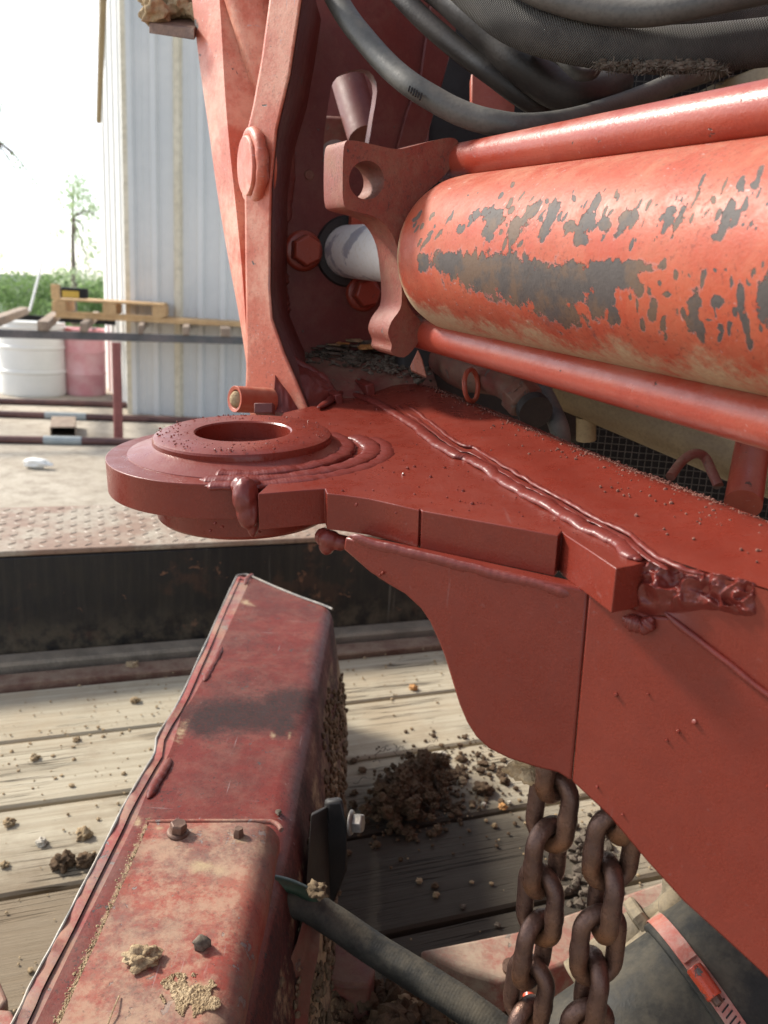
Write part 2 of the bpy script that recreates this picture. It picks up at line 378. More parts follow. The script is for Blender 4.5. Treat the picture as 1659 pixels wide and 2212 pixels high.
def wood():
    b = NB('weathered_board'); oi = b.n('ShaderNodeObjectInfo'); cmb = b.n('ShaderNodeCombineXYZ'); b.set(cmb.inputs[0], b.math('MULTIPLY', oi.outputs['Random'], 37.0)); b.set(cmb.inputs[1], b.math('MULTIPLY', oi.outputs['Random'], 11.0))
    va = b.n('ShaderNodeVectorMath', operation='ADD'); b.set(va.inputs[0], b.tc); b.set(va.inputs[1], cmb.outputs[0]); v = va.outputs[0]
    g1 = b.noise(1, 6, 0.65, vec=b.map(v, (2.2, 70, 30)), dist=0.6); g2 = b.noise(1, 5, 0.7, vec=b.map(v, (6, 330, 60))); g3 = b.noise(5, 5, 0.6, vec=v)
    col = b.mix(b.ramp(g1, 0.3, 0.7), (0.33, 0.28, 0.20), (0.46, 0.41, 0.31)); col = b.mix(b.ramp(g3, 0.45, 0.68, 0, 0.6), col, (0.38, 0.30, 0.20))
    col = b.mix(b.ramp(g2, 0.55, 0.8, 0, 0.3), col, (0.15, 0.115, 0.08))
    cr1 = b.noise(1, 3, 0.5, vec=b.map(v, (1.3, 46, 10)), dist=0.3); crk = b.math('SUBTRACT', 1.0, b.ramp(b.math('ABSOLUTE', b.math('SUBTRACT', cr1, 0.5)), 0.0, 0.016))
    crk = b.math('MULTIPLY', crk, b.ramp(b.noise(4, 3, 0.5, vec=v), 0.46, 0.62)); col = b.mix(b.math('MULTIPLY', crk, 0.85), col, (0.035, 0.027, 0.02))
    d = b.ramp(b.noise(3.2, 6, 0.7), 0.5, 0.72, 0, 0.7); col = b.mix(d, col, b.mix(b.noise(240, 4), (0.20, 0.15, 0.10), (0.36, 0.29, 0.2)))
    sp = b.ramp(b.noise(120, 3, 0.6), 0.68, 0.73, 0, 0.6); col = b.mix(sp, col, (0.12, 0.085, 0.055))
    gg = b.n('ShaderNodeNewGeometry'); vd = b.n('ShaderNodeVectorMath', operation='DISTANCE'); b.set(vd.inputs[0], gg.outputs['Position']); STAIN_SHADE.append(vd); stain_shade = b.ramp(b.math('ADD', vd.outputs['Value'], b.math('MULTIPLY', b.noise(9, 7, 0.7), 0.16)), 0.48, 0.26)
    col = b.mix(b.math('MULTIPLY', stain_shade, 0.93), col, (0.034, 0.028, 0.022))  # greasy dirt, with the shade under the boom painted in
    vd2 = b.n('ShaderNodeVectorMath', operation='DISTANCE'); b.set(vd2.inputs[0], gg.outputs['Position']); STAIN_SHADE.append(vd2); st2 = b.ramp(b.math('ADD', vd2.outputs['Value'], b.math('MULTIPLY', b.noise(14, 9, 0.75), 0.3)), 0.48, 0.26)
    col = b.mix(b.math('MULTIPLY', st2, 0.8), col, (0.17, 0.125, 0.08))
    b.bump(b.math('ADD', b.math('ADD', b.math('MULTIPLY', g1, 0.8), b.math('MULTIPLY', g2, 0.7)), b.math('MULTIPLY', crk, -2.5)), 0.0022)
    return b.fin(col, 0.85, 0, 0.2)
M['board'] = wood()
def blackside():
    b = NB('scuffed_black_steel'); n = b.noise(3.5, 8, 0.7); st = b.noise(1, 6, 0.7, vec=b.map(b.tc, (60, 60, 5))); n3 = b.noise(26, 7, 0.7, dist=0.5)
    col = b.mix(b.ramp(st, 0.4, 0.8, 0, 0.5), (0.012, 0.012, 0.013), (0.055, 0.045, 0.035)); col = b.mix(b.ramp(n, 0.56, 0.62, 0, 0.35), col, (0.10, 0.045, 0.028))
    c = b.math('ADD', n3, b.math('MULTIPLY', b.math('SUBTRACT', n, 0.5), 0.5)); col = b.mix(b.ramp(c, 0.64, 0.68), col, (0.17, 0.085, 0.05))
    col = b.mix(b.ramp(b.noise(1, 3, 0.5, vec=b.map(b.tc, (90, 90, 3))), 0.68, 0.76, 0, 0.5), col, (0.22, 0.20, 0.17))
    sx = b.n('ShaderNodeSeparateXYZ'); b.set(sx.inputs[0], b.tc); low = b.math('MULTIPLY', b.ramp(sx.outputs[2], 0.12, 0.0), b.ramp(b.noise(22, 7, 0.7), 0.35, 0.65)); col = b.mix(b.math('MULTIPLY', low, 0.7), col, (0.16, 0.13, 0.085))
    b.bump(n3, 0.001); return b.fin(col, b.ramp(n3, 0.3, 0.7, 0.35, 0.6), 0, 0.4)
M['blackside'] = blackside()
def tread():
    b = NB('rusty_tread_plate'); n = b.noise(6, 7, 0.65); n2 = b.noise(60, 5, 0.7)
    col = b.mix(b.ramp(n, 0.4, 0.6), (0.36, 0.31, 0.24), (0.26, 0.17, 0.12)); col = b.mix(b.ramp(n2, 0.45, 0.7, 0, 0.6), col, (0.13, 0.075, 0.05)); b.bump(n2, 0.001)
    return b.fin(col, 0.6, 0, 0.4)
M['tread'] = tread()
M['treadlug'] = simple('tread_lug_worn', (0.26, 0.18, 0.13), (0.36, 0.31, 0.24), rough=0.5, sc=25)
M['rustrail'] = simple('rusty_rail', (0.15, 0.065, 0.045), (0.28, 0.19, 0.13), rough=0.8, sc=16, dust=0.5, dustcol=(0.33, 0.27, 0.19))
M['greyrail'] = simple('weathered_rail', (0.17, 0.145, 0.11), (0.30, 0.26, 0.2), rough=0.85, sc=14, dust=0.4, dustcol=(0.33, 0.27, 0.19))
def concrete():
    b = NB('yard_concrete'); n = b.noise(0.9, 8, 0.65); n2 = b.noise(9, 8, 0.75); n3 = b.noise(60, 4, 0.7); n4 = b.noise(0.35, 3)
    col = b.mix(b.ramp(n, 0.35, 0.65), (0.40, 0.35, 0.28), (0.52, 0.47, 0.39)); col = b.mix(b.ramp(n2, 0.42, 0.68, 0, 0.75), col, (0.24, 0.20, 0.155))
    col = b.mix(b.ramp(n3, 0.5, 0.75, 0, 0.5), col, (0.16, 0.13, 0.1)); col = b.mix(b.ramp(n4, 0.5, 0.62, 0, 0.5), col, (0.30, 0.27, 0.23))
    b.bump(n2, 0.01); return b.fin(col, 0.9, 0, 0.2)
M['concrete'] = concrete()
M['wallpanel'] = simple('pale_metal_cladding', (0.58, 0.60, 0.60), (0.66, 0.67, 0.66), rough=0.45, sc=0.8, fine=20, fm=0.05, bump=0.0003)
M['walltrim'] = simple('cream_metal_trim', (0.62, 0.56, 0.42), (0.68, 0.63, 0.50), rough=0.5, sc=2, fine=20)
M['pipe'] = simple('rack_pipe', (0.085, 0.04, 0.038), (0.16, 0.075, 0.065), rough=0.55, sc=5, fine=60)
M['post'] = simple('red_post', (0.20, 0.055, 0.05), (0.26, 0.08, 0.07), rough=0.5, sc=5, fine=60)
M['darkrail'] = simple('dark_rail', (0.07, 0.075, 0.08), (0.14, 0.12, 0.12), rough=0.5, sc=4, fine=40)
M['tape'] = simple('grey_tape', (0.30, 0.34, 0.35), (0.38, 0.41, 0.41), rough=0.6, sc=20)
M['newwood'] = simple('new_lumber', (0.55, 0.34, 0.16), (0.66, 0.44, 0.22), rough=0.7, sc=8, fine=60)
M['oldwood'] = simple('old_lumber', (0.22, 0.16, 0.12), (0.36, 0.28, 0.21), rough=0.85, sc=12, fine=80)
M['white'] = simple('white_plastic', (0.76, 0.77, 0.74), (0.82, 0.82, 0.79), rough=0.45, sc=2.0, fine=30, fm=0.04, bump=0.0003)
def pinkdrum():
    b = NB('faded_red_drum'); n = b.noise(5, 5, 0.6); n2 = b.noise(2.2, 3); col = b.mix(b.ramp(n, 0.3, 0.7), (0.68, 0.30, 0.33), (0.76, 0.46, 0.48))
    col = b.mix(b.ramp(n2, 0.60, 0.66), col, (0.5, 0.09, 0.07)); b.bump(n, 0.001); return b.fin(col, 0.5)
M['pinkdrum'] = pinkdrum()
def leaf(name, c1, c2):
    b = NB(name); n = b.noise(2.5, 4, 0.7); col = b.mix(b.ramp(n, 0.35, 0.65), c1, c2); tr = b.n('ShaderNodeBsdfTranslucent'); b.set(tr.inputs[0], b.mix(0.5, col, (0.25, 0.40, 0.12)))
    b.fin(col, 0.6); mx = b.n('ShaderNodeMixShader'); mx.inputs[0].default_value = 0.45; b.t.links.new(b.p.outputs[0], mx.inputs[1]); b.t.links.new(tr.outputs[0], mx.inputs[2]); b.t.links.new(mx.outputs[0], b.out.inputs[0]); return b.m
M['leaf'] = leaf('leaf_green', (0.12, 0.20, 0.07), (0.22, 0.32, 0.13)); M['leafglare'] = leaf('leaf_glare', (0.42, 0.52, 0.34), (0.56, 0.64, 0.46))  # pale leaves carry the overexposed sky glare in their colour
M['bark'] = simple('bark', (0.16, 0.13, 0.10), (0.25, 0.21, 0.17), rough=0.9, sc=6)
M['hill'] = simple('far_hill_green', (0.09, 0.13, 0.09), (0.13, 0.17, 0.11), rough=1.0, sc=0.05, fine=1)
M['steelgrey'] = simple('bare_steel', (0.20, 0.19, 0.175), (0.32, 0.30, 0.27), rough=0.45, sc=60, metal=0.5, dust=0.3)
M['bolt'] = simple('rusty_bolt', (0.12, 0.065, 0.045), (0.20, 0.12, 0.085), rough=0.55, sc=90, metal=0.3, bump=0.0005)
M['clampred'] = paint('clamp_red', (0.50, 0.07, 0.03), (0.40, 0.05, 0.03), rough=0.25, chip=0.1, chipscale=120, spec=0.7)
M['clampband'] = paint('clamp_band', (0.36, 0.07, 0.045), (0.40, 0.26, 0.21), rough=0.35, chip=0.15, chipscale=60, chipcol=(0.6, 0.57, 0.5), mott=1)
M['yellow'] = simple('yellow_mark', (0.6, 0.38, 0.05), (0.65, 0.42, 0.08), sc=20)
M['dark'] = simple('near_black', (0.008, 0.008, 0.008), (0.014, 0.012, 0.012), rough=0.8)
# ================================================================== SETTING: yard, trailer, background
GZ = -0.6
mk('ground', [(-60, -10, GZ), (60, -10, GZ), (60, 22, GZ), (-60, 22, GZ)], [(0, 1, 2, 3)], M['concrete'])['kind'] = 'structure'
# land falls away beyond the yard
vs = []; fs = []; nx = 60; ny = 40
for j in range(ny+1):
    for i in range(nx+1):
        x = -300+600*i/nx; t = j/ny; y = 22+t*t*500
        vs.append((x, y, GZ - 0.02 - min(9, (y-22)*0.10) + max(0, y-200)*0.02 + 3*noise.noise(Vector((x*0.01, y*0.01, 1)))*min(1, (y-22)/40)))
for j in range(ny):
    for i in range(nx): a = j*(nx+1)+i; fs.append((a, a+1, a+nx+2, a+nx+1))
mk('field', vs, fs, M['hill'])['kind'] = 'structure'
# ---- trailer
STAIN_SHADE[0].inputs[1].default_value = Z(960, 1960, 0); STAIN_SHADE[1].inputs[1].default_value = Z(20, 2120, 0)  # first: greasy dirt with painted shade under the boom; second: brown dirt
g1 = Z(0, 1747, 0); g2 = Z(795, 1636, 0)
ED = (g2-g1); ED.z = 0; ED.normalize(); EP = Vector((-ED.y, ED.x, 0)); UP = Vector((0, 0, 1)); O = g1
def D(e, p, z=0.0): return O + ED*e + EP*p + UP*z
trailer = thing('flatbed_trailer', 'flatbed trailer with weathered plank deck and black steel fender carrying the red machine', 'trailer', D(0, 0, -0.05))
def board(p0, p1, name, mat, z, th, e0=-2.2, e1=3.2, bev=0.004, warp=0.0015):
    L = e1-e0; wd = p1-p0; n = 40; vs = []; fs = []
    prof = [(-wd/2+bev, 0), (-wd/2, -bev), (-wd/2, -th), (wd/2, -th), (wd/2, -bev), (wd/2-bev, 0)]
    cupn = 6; top = [(-wd/2+bev+(wd-2*bev)*k/cupn) for k in range(cupn+1)]
    prof = [(wd/2, -bev), (wd/2, -th), (-wd/2, -th), (-wd/2, -bev)]+[(q, 0) for q in top]
    m_ = len(prof); sd = R.random()*50
    for i in range(n+1):
        x = -L/2+L*i/n
        for (q, z_) in prof:
            e = 0.0022*noise.noise(Vector((x*3, sd, q*3))) if abs(q) > wd/2-1e-4 else 0
            vs.append((x, q+e, z_ + warp*noise.noise(Vector((x*1.5, q*9, sd)))))
    for i in range(n):
        for k in range(m_):
            a = i*m_+k; b_ = i*m_+(k+1) % m_; fs.append((a, b_, b_+m_, a+m_))
    fs.append(tuple(range(m_))); fs.append(tuple(range(n*m_, n*m_+m_)))
    me = bpy.data.meshes.new(name); me.from_pydata(vs, [], fs)
    bm = bmesh.new(); bm.from_mesh(me); bmesh.ops.recalc_face_normals(bm, faces=bm.faces); bm.to_mesh(me); bm.free(); sharp(me, 30)
    o = bpy.data.objects.new(name, me); COL.objects.link(o); me.materials.append(mat); o.parent = trailer
    c = D((e0+e1)/2, (p0+p1)/2, z); o.matrix_local = Matrix.Translation(c-trailer.location) @ Matrix((ED, EP, UP)).transposed().to_4x4()
    return o
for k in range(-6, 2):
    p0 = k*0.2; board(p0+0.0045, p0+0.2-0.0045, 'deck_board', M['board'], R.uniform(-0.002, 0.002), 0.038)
board(0.408, 0.462, 'steel_rail', M['rustrail'], 0.006, 0.03, bev=0.003)
board(0.482, 0.535, 'edge_rail', M['greyrail'], 0.018, 0.05, bev=0.006)
box('under_deck', D(0.5, -0.35, -0.075), ED*2.7, EP*1.0, UP*0.02, M['dark'], trailer)
mbf = MB()
FH = 0.237; n = 60
box('fender_side', D(0.5, 0.548, FH/2-0.05), ED*2.7, EP*0.008, UP*(FH/2+0.04), M['blackside'], trailer, bevel=0.004)
box('fender_top', D(0.5, 0.548+0.165, FH-0.006+0.004), ED*2.7, EP*0.175, UP*0.006, M['tread'], trailer, bevel=0.003)
tl = MB(); cnt = 0
e = -1.3
while e < 1.7:
    for j in range(11):
        p = 0.388+0.16+0.012+j*0.030; ang = rad(45 if (int(round(e/0.030))+j) % 2 else -45)
        if p > 0.87: continue
        c = D(e, p, FH+0.0042+0.0003); a = (ED*math.cos(ang)+EP*math.sin(ang)); b_ = UP.cross(a)
        vv = [c-a*0.012, c+b_*0.003, c+a*0.012, c-b_*0.003, c-a*0.006+UP*0.0013, c+a*0.006+UP*0.0013]
        tl.add(vv, [(0, 3, 4), (0, 4, 1), (4, 3, 5), (4, 5, 1), (3, 2, 5), (1, 5, 2)])
    e += 0.030
kind(tl.build('tread_lugs', M['treadlug'], trailer, smooth=False), 'stuff')
# ---- loose soil and pebbles scattered over the deck
gm = MB(); R2 = random.Random(3)
def scatter(n, fx, rr, mb, sub=1, rnd=R2):
    for i in range(n):
        c = fx(); r = rr()
        vs_, fs_ = clod_vf(Vector((0, 0, 0)), r, rnd.random()*99, sub, 0.3, (1, 1, 0.7)); mb.add([v+c+UP*r*0.3 for v in vs_], fs_)
def deckpt():
    while True:
        e = R2.uniform(-1.3, 1.6); p = R2.uniform(-0.75, 0.42)
        if noise.noise(Vector((e*2.2, p*2.2, 3.3)))+0.35 > R2.random()*0.9: return D(e, p, 0.0)
scatter(1500, deckpt, lambda: abs(R2.gauss(0, 1))*0.0014+0.0008, gm)
kind(tag(gm.build('loose_grit', M['clay'], None, smooth=False), 'tan crumbs of dry soil scattered over the plank deck', 'grit'), 'stuff')
gm = MB(); c0 = Z(900, 1745, 0); c1 = Z(1010, 1650, 0)
def pilep():
    a = R2.random()*6.28; r = abs(R2.gauss(0, 0.065)); q = R2.random()
    b_ = c0.lerp(c1, 0.5+0.5*R2.gauss(0, 0.8)); return b_+Vector((math.cos(a)*r*1.3, math.sin(a)*r, 0.0))
scatter(700, pilep, lambda: abs(R2.gauss(0, 1))*0.0024+0.001, gm, 1)
kind(tag(gm.build('soil_crumbs', M['soil'], None, smooth=False), 'dark soil crumbs spilled round the clod heap beside the red box', 'grit'), 'stuff')
def clod(px, py, r, mat, label, sub=4, amp=0.45, sq=(1, 1, 0.75), z=0.0, grp='dry clods lying on the plank deck', at=None, name='soil_clod', freq=1.7, dig=0.35):
    c = (at if at is not None else Z(px, py, z)) + UP*r*dig
    vs_, fs_ = clod_vf(c, r, R.random()*50, sub, amp, sq, freq)
    o = mk(name, vs_, fs_, mat, None, ang=80); return tag(o, label, 'clod', grp)
for (x, y, r, mt, lb) in [
    (292, 1515, .008, 'clay', 'small tan clod on the plank deck just left of the worn red box'),
    (285, 1443, .013, 'clay', 'crumbly tan clod at the foot of the black fender left of the red box'),
    (893, 1488, .008, 'amber', 'orange-brown clod on the far plank between the red box and the boom'),
    (135, 1868, .015, 'soil', 'dark crumbly clod on the plank deck left of the dented red lip'),
    (185, 1862, .012, 'soil', 'brown clod touching the left lip of the worn red box'),
    (90, 1822, .007, 'stone', 'grey-blue pebble on the plank deck at the left'),
    (165, 1600, .006, 'clay', 'tan clod high on the left planks'),
    (20, 1780, .007, 'clay', 'tan clod near the left edge of the picture on the planks'),
    (10, 1870, .005, 'clay', 'smallest tan clod at the left edge of the planks'),
    (75, 1640, .007, 'clay', 'tan clod midway up the left planks'),
    (180, 1805, .010, 'clay', 'flattened pale clod right of the grey-blue pebble'),
    (950, 1634, .009, 'stone', 'pale stone above the dark soil heap'),
    (1045, 1710, .014, 'soil', 'round brown clod between the soil heap and the chains'),
    (1045, 1738, .0035, 'stone', 'white pebble just below the round brown clod'),
    (1000, 1690, .007, 'clay', 'small clod left of the round brown clod'),
    (1085, 1745, .006, 'amber', 'orange clod on the plank near the left chain'),
    (1115, 1660, .009, 'soil', 'brown clod just under the curved edge of the boom side plate'),
    (1100, 1735, .0035, 'stone', 'white pebble left of the left chain'),
    (1090, 1690, .008, 'soil', 'dark clod left of the left chain'),
    (1068, 1785, .004, 'clay', 'white chip on the shaded plank left of the left chain'),
    (905, 1905, .004, 'clay', 'yellowish pebble on the shaded plank'),
    (940, 1915, .005, 'soil', 'brown pebble on the shaded plank'),
    (942, 1935, .004, 'clay', 'pale angular chip in the shade under the boom'),
    (1000, 1960, .0035, 'debris', 'grey chip in the deepest shade of the deck'),
    (1075, 2000, .0035, 'debris', 'blue-grey chip beside the chalky red bar'),
    (0+700, 1440, .009, 'clay', 'tan clod hidden behind the far end of the red box'),
    (1640-700, 1640-4, .006, 'clay', 'small clod left of the pale stone')]:
    clod(x, y, r, M[mt], lb)
# heap of dark root-bound soil beside the box
heap = MB(); R3 = random.Random(11)
for i in range(300):
    t = R3.random(); a = R3.random()*6.28; rr = abs(R3.gauss(0, 0.5)); base = Z(845, 1770, 0).lerp(Z(930, 1680, 0), R3.random()*0.9)
    hgt = max(0, 0.055*(1-rr)); c = base+Vector((math.cos(a)*rr*0.085, math.sin(a)*rr*0.10, R3.random()*hgt))
    r = R3.uniform(0.004, 0.013)*(1.1-rr*0.6); vs_, fs_ = clod_vf(c, max(.003, r), R3.random()*99, 3, 0.5, (1, 1, 0.9), 2.0); heap.add(vs_, fs_)
hp = heap.build('soil_heap', M['soil'], None); kind(tag(hp, 'heap of dark root-bound soil against the right side of the worn red box', 'soil heap'), 'stuff')
rt = MB()
for i in range(46):
    c = Z(R3.uniform(790, 950), R3.uniform(1640, 1760), 0)+UP*R3.uniform(0.005, 0.05); a = Vector((R3.gauss(0, 1), R3.gauss(0, 1), R3.gauss(0, 0.6))).normalized()
    pts = [c, c+a*0.008+UP*0.004, c+a*0.016+Vector((R3.gauss(0, .003), R3.gauss(0, .003), -0.002)), c+a*0.024+UP*R3.gauss(0, .004)]
    vs_, fs_ = tube_vf(catmull(pts, 3), 0.0005, 4); rt.add(vs_, fs_)
kind(rt.build('roots', M['debris'], hp), 'stuff')
# ---- steel pipe rack in the yard
rack = thing('pipe_rack', 'long low pipe rack with lumber blocks and dark top rails in front of the drums', 'rack', Z(255, 945, GZ))
def gp(x, y, z=GZ): return Z(x, y, z)
def rod(name, a, b_, r, mat, parent=rack, seg=12): return tube(name, [a, a.lerp(b_, 0.5), b_], r, mat, parent, seg=seg)
pr = 0.032
def ext(a, b_, k0, k1): d = b_-a; return a-d*k0, b_+d*k1
a, b_ = ext(gp(0, 957), gp(245, 962), 1.2, 3.2); rod('base_pipe', a+UP*pr, b_+UP*pr, pr, M['pipe'])
fa, fb = gp(0, 957), gp(245, 962)
a, b_ = ext(gp(0, 901), gp(290, 911), 1, 2.0); rod('base_pipe', a+UP*pr, b_+UP*pr, pr, M['pipe']); ma, mb_ = gp(0, 901), gp(290, 911)
a, b_ = ext(gp(0, 873), gp(485, 887), .6, .6); rod('base_pipe', a+UP*pr, b_+UP*pr, pr, M['pipe'])
def onl(a, b_, xt):
    lo, hi = -2.0, 4.0
    for _ in range(40):
        md = (lo+hi)/2
        if pix(a.lerp(b_, md))[0] < xt: lo = md
        else: hi = md
    return a.lerp(b_, lo)
for (A_, B_, x0, x1) in ((fa, fb, 95, 177), (ma, mb_, 98, 187)):
    p0 = onl(A_, B_, x0)+UP*pr; p1 = onl(A_, B_, x1)+UP*pr; rod('grey_tape_band', p0, p1, pr+0.006, M['tape'])
d7 = pix(Z(255, 945, GZ))[2]
rt0 = P(0, 720, d7*0.985); rt1 = P(530, 736, d7*1.02)
zt = (rt0.z+rt1.z)/2
rt0 = Z(0, 720, zt); rt1 = Z(530, 736, zt)
dd = (rt1-rt0).normalized(); pp = UP.cross(dd)
c = rt0.lerp(rt1, 0.6); box('top_rail', c, dd*5.5, pp*0.03, UP*0.034, M['darkrail'], rack, bevel=0.004)
ra0 = Z(131, 690, zt); ra1 = Z(512, 712, zt)
dr = (ra1-ra0).normalized(); c2 = ra0.lerp(ra1, 0.5); box('top_rail', c2, dr*5, UP.cross(dr)*0.03, UP*0.03, M['dark'], rack, bevel=0.004)
pb = Z(256, 946, GZ); rod('post', Vector((pb.x, pb.y, GZ)), Vector((pb.x, pb.y, zt-0.03)), 0.040, M['post'], seg=16)
pb2 = Z(270, 892, GZ); q = onl(ra0, ra1, 268); rod('post', Vector((q.x, q.y, GZ)), Vector((q.x, q.y, zt-0.03)), 0.036, M['pipe'], seg=16)
fl = thing('lumber_blocks', '', '', (0, 0, 0)); bpy.data.objects.remove(fl)
names = ['leftmost', 'second', 'third', 'fourth', 'fifth', 'rightmost']
for k, (xf, xr, wpx) in enumerate(((-22, 52, 0.05), (95, 128, 0.045), (182, 208, 0.03), (305, 318, 0.022), (402, 408, 0.03), (487, 484, 0.045))):
    a = onl(rt0, rt1, xf)+UP*0.075; b_ = onl(ra0, ra1, xr)+UP*0.072; dv = (b_-a); L = dv.length; dv.normalize()
    o = box('lumber_block', (a+b_)/2, dv*(L/2+0.08), UP.cross(dv)*wpx, UP*0.038, M['oldwood'], None, bevel=0.006)
    tag(o, '%s of the old lumber crosspieces lying over the rack rails' % names[k], 'lumber', 'lumber crosspieces on the pipe rack')
# pallet and plank
pl = Z(121, 683, zt+0.12); pr_ = Z(512, 703, zt+0.12); dv = (pr_-pl).normalized(); pv = UP.cross(dv)
o = box('plank', (pl+pr_)/2+dv*0.6+UP*0.01+pv*0.2, dv*((pr_-pl).length/2+0.6), pv*0.22, UP*0.022, M['newwood'], None, bevel=0.004)
tag(o, 'long new yellow plank lying on the rack under the pallet', 'plank')
pw = thing('wooden_pallet', 'new pale wooden pallet lying on the rack beside the black box', 'pallet', pl)
pa = onl(pl, pr_, 122)+UP*0.045; pb_ = onl(pl, pr_, 350)+UP*0.045; L = (pb_-pa).length
for k in range(4): box('deck_slat', (pa+pb_)/2+pv*(0.02+k*0.14)+UP*0.11, dv*(L/2+0.02), pv*0.05, UP*0.010, M['newwood'], pw, bevel=0.003)
for t in (0.03, 0.5, 0.97):
    box('block', pa.lerp(pb_, t)+pv*0.22+UP*0.045, dv*0.06, pv*0.25, UP*0.05, M['newwood'], pw, bevel=0.004)
box('bottom_slat', (pa+pb_)/2+pv*0.02-UP*0.006, dv*(L/2), pv*0.05, UP*0.010, M['newwood'], pw, bevel=0.003)
tb = thing('toolbox', 'small black box with a yellow mark standing on the pallet', 'box', P(155, 645, 8.6)); tz = pa.z+0.14
bb = Z(156, 644, tz); box('case', bb+UP*0.045, dv*0.13, pv*0.07, UP*0.045, M['dark'], tb, bevel=0.01); box('yellow_mark', bb+UP*0.035-pv*0.073, dv*0.07, pv*0.003, UP*0.028, M['yellow'], tb)
bb = Z(121, 646, tz); o = box('wood_offcut', bb+UP*0.06, dv*0.03, pv*0.04, UP*0.06, M['newwood'], None, bevel=0.004); tag(o, 'upright pale wood offcut left of the black box on the pallet', 'offcut')
o = tube('white_stick', [P(64, 672, 7.6), P(76, 626, 7.7), P(91, 566, 7.8)], 0.012, M['white'], None, seg=8); tag(o, 'slanting white plastic stick leaning on the rack before the bushes', 'stick')
# rusty square tube under the pipes
bq = Z(137, 950, GZ); bu = thing('square_tube', 'short open rusty square tube propping the front pipes', 'steel tube', bq)
t0 = Z(137, 946, GZ)+UP*0.05
for (s, k) in ((UP, 1), (UP, -1)): box('tube_wall', t0+s*0.048*k+EP*0.25, ED*0.10, EP*0.28, UP*0.004, M['oldwood'], bu)
for k in (-1, 1): box('tube_wall', t0+ED*0.1*k+EP*0.25, ED*0.004, EP*0.28, UP*0.05, M['oldwood'], bu)
box('tube_dark', t0+EP*0.45, ED*0.095, EP*0.005, UP*0.045, M['dark'], bu)  # near-black sheet standing for the shade inside the hollow tube
# drums
def drum(px, py, r, h, mat, label, ribs, nm='drum'):
    b0 = Z(px, py, GZ); t = thing(nm, label, 'drum', b0)
    pr = [(0, 0), (r*0.95, 0), (r*0.97, 0.01), (r*0.98, 0.03)]
    for rb in ribs: pr += [(r*0.985, rb*h-0.025), (r*1.02, rb*h-0.01), (r*1.02, rb*h+0.01), (r*0.985, rb*h+0.025)]
    pr += [(r*0.98, h-0.03), (r*1.0, h-0.02), (r*1.0, h), (r*0.96, h), (r*0.95, h-0.015), (0, h-0.012)]
    lathe('shell', pr, b0, UP, mat, t, seg=48)
    lathe('bung', [(0.03, 0), (0.03, 0.02), (0, 0.02)], b0+Vector((r*0.5, 0, h-0.012)), UP, M['darkrail'], t, seg=16); return t
drum(74, 850, 0.365, 0.82, M['white'], 'white plastic drum behind the rack at the left', (0.33, 0.66, 0.93))
drum(186, 851, 0.232, 0.76, M['pinkdrum'], 'faded pink-red steel drum with a red stain right of the white drum', (0.33, 0.66, 0.95))
# shadowed clutter between drum and building, shade put into its black colour
for (px, py, rx, rz, lb) in ((238, 850, .30, .50, 'dark clutter, its shadow put into the colour, between the pink drum and the shed corner'), (262, 868, .20, .26, 'low clutter coloured black for shadow at the foot of the shed corner')):
    b0 = Z(px, py, GZ)+Vector((0, .9, 0)); vs_, fs_ = clod_vf(Vector((0, 0, 0)), 1, px, 3, 0.18, (rx, .3, rz)); o = mk('dark_clutter', [Vector((v.x, v.y, max(v.z, -rz)))+b0+UP*rz*0.9 for v in vs_], fs_, M['black']); tag(o, lb, 'bundle')
# litter on the ground
vs_, fs_ = clod_vf(Z(78, 1012, GZ)+UP*0.04, 0.06, 4, 3, 0.3, (1.6, 0.7, 0.6)); o = mk('plastic_bag', vs_, fs_, M['white']); tag(o, 'crumpled clear-white plastic bag lying on the concrete', 'plastic bag')
# ---- metal shed
c0 = Z(287, 893, GZ); c1 = Z(560, 909, GZ); rd = (c1-c0); rd.z = 0; rd.normalize()
l1 = Z(232, 838, GZ); ld = (l1-c0); ld.z = 0; ld.normalize(); LL = (l1-c0).length; WH = 7.0
shed = thing('metal_shed', 'tall pale corrugated metal shed with cream corner trim behind the rack', 'shed', c0)
nr = Vector((rd.y, -rd.x, 0)); nl = Vector((ld.y, -ld.x, 0)); nl = nl if nl.dot(Vector((-1, -1, 0))) > 0 else -nl
box('corner_trim', c0+UP*WH/2+nr*0.012-rd*0.012, rd*0.030, nr*0.030, UP*WH/2, M['walltrim'], shed)
x = 0.05
def rib(base, d, nrm, w0, w1, dp, mat, nm='rib'):
    pts = [base-d*w0, base-d*w1+nrm*dp, base+d*w1+nrm*dp, base+d*w0]; prism(nm, pts, UP*WH, mat, shed)
seq = [0.0, .19, .41, .62, .84, 1.03, 1.27, 1.5, 1.73, 1.96, 2.2, 2.43, 2.66]
for i in range(12):
    a0 = c0+rd*(0.03+i*0.225); 
    box('wall_panel', a0+rd*0.1125+UP*WH/2, rd*0.1118, nr*0.004, UP*WH/2, M['wallpanel'], shed)
    rib(a0+rd*0.004+nr*0.004, rd, nr, 0.045, 0.022, 0.045, M['walltrim'] if i == 2 else M['wallpanel'])
    if i % 2 == 0: rib(a0+rd*0.11+nr*0.004, rd, nr, 0.012, 0.006, 0.006, M['wallpanel'])
for i in range(int(LL/0.41)):  # left face: glare of the lit side painted in as whiter panels
    a0 = c0+ld*(0.05+i*0.41); box('wall_panel', a0+ld*0.2+UP*WH/2, ld*0.2035, nl*0.004, UP*WH/2, M['white'], shed)
    rib(a0+nl*0.004, ld, nl, 0.035, 0.02, 0.03, M['white'])
box('handle', P(258, 640, pix(c0+ld*LL*0.45)[2]*0.985), ld*0.02, nl*0.02, UP*0.12, M['dark'], shed)
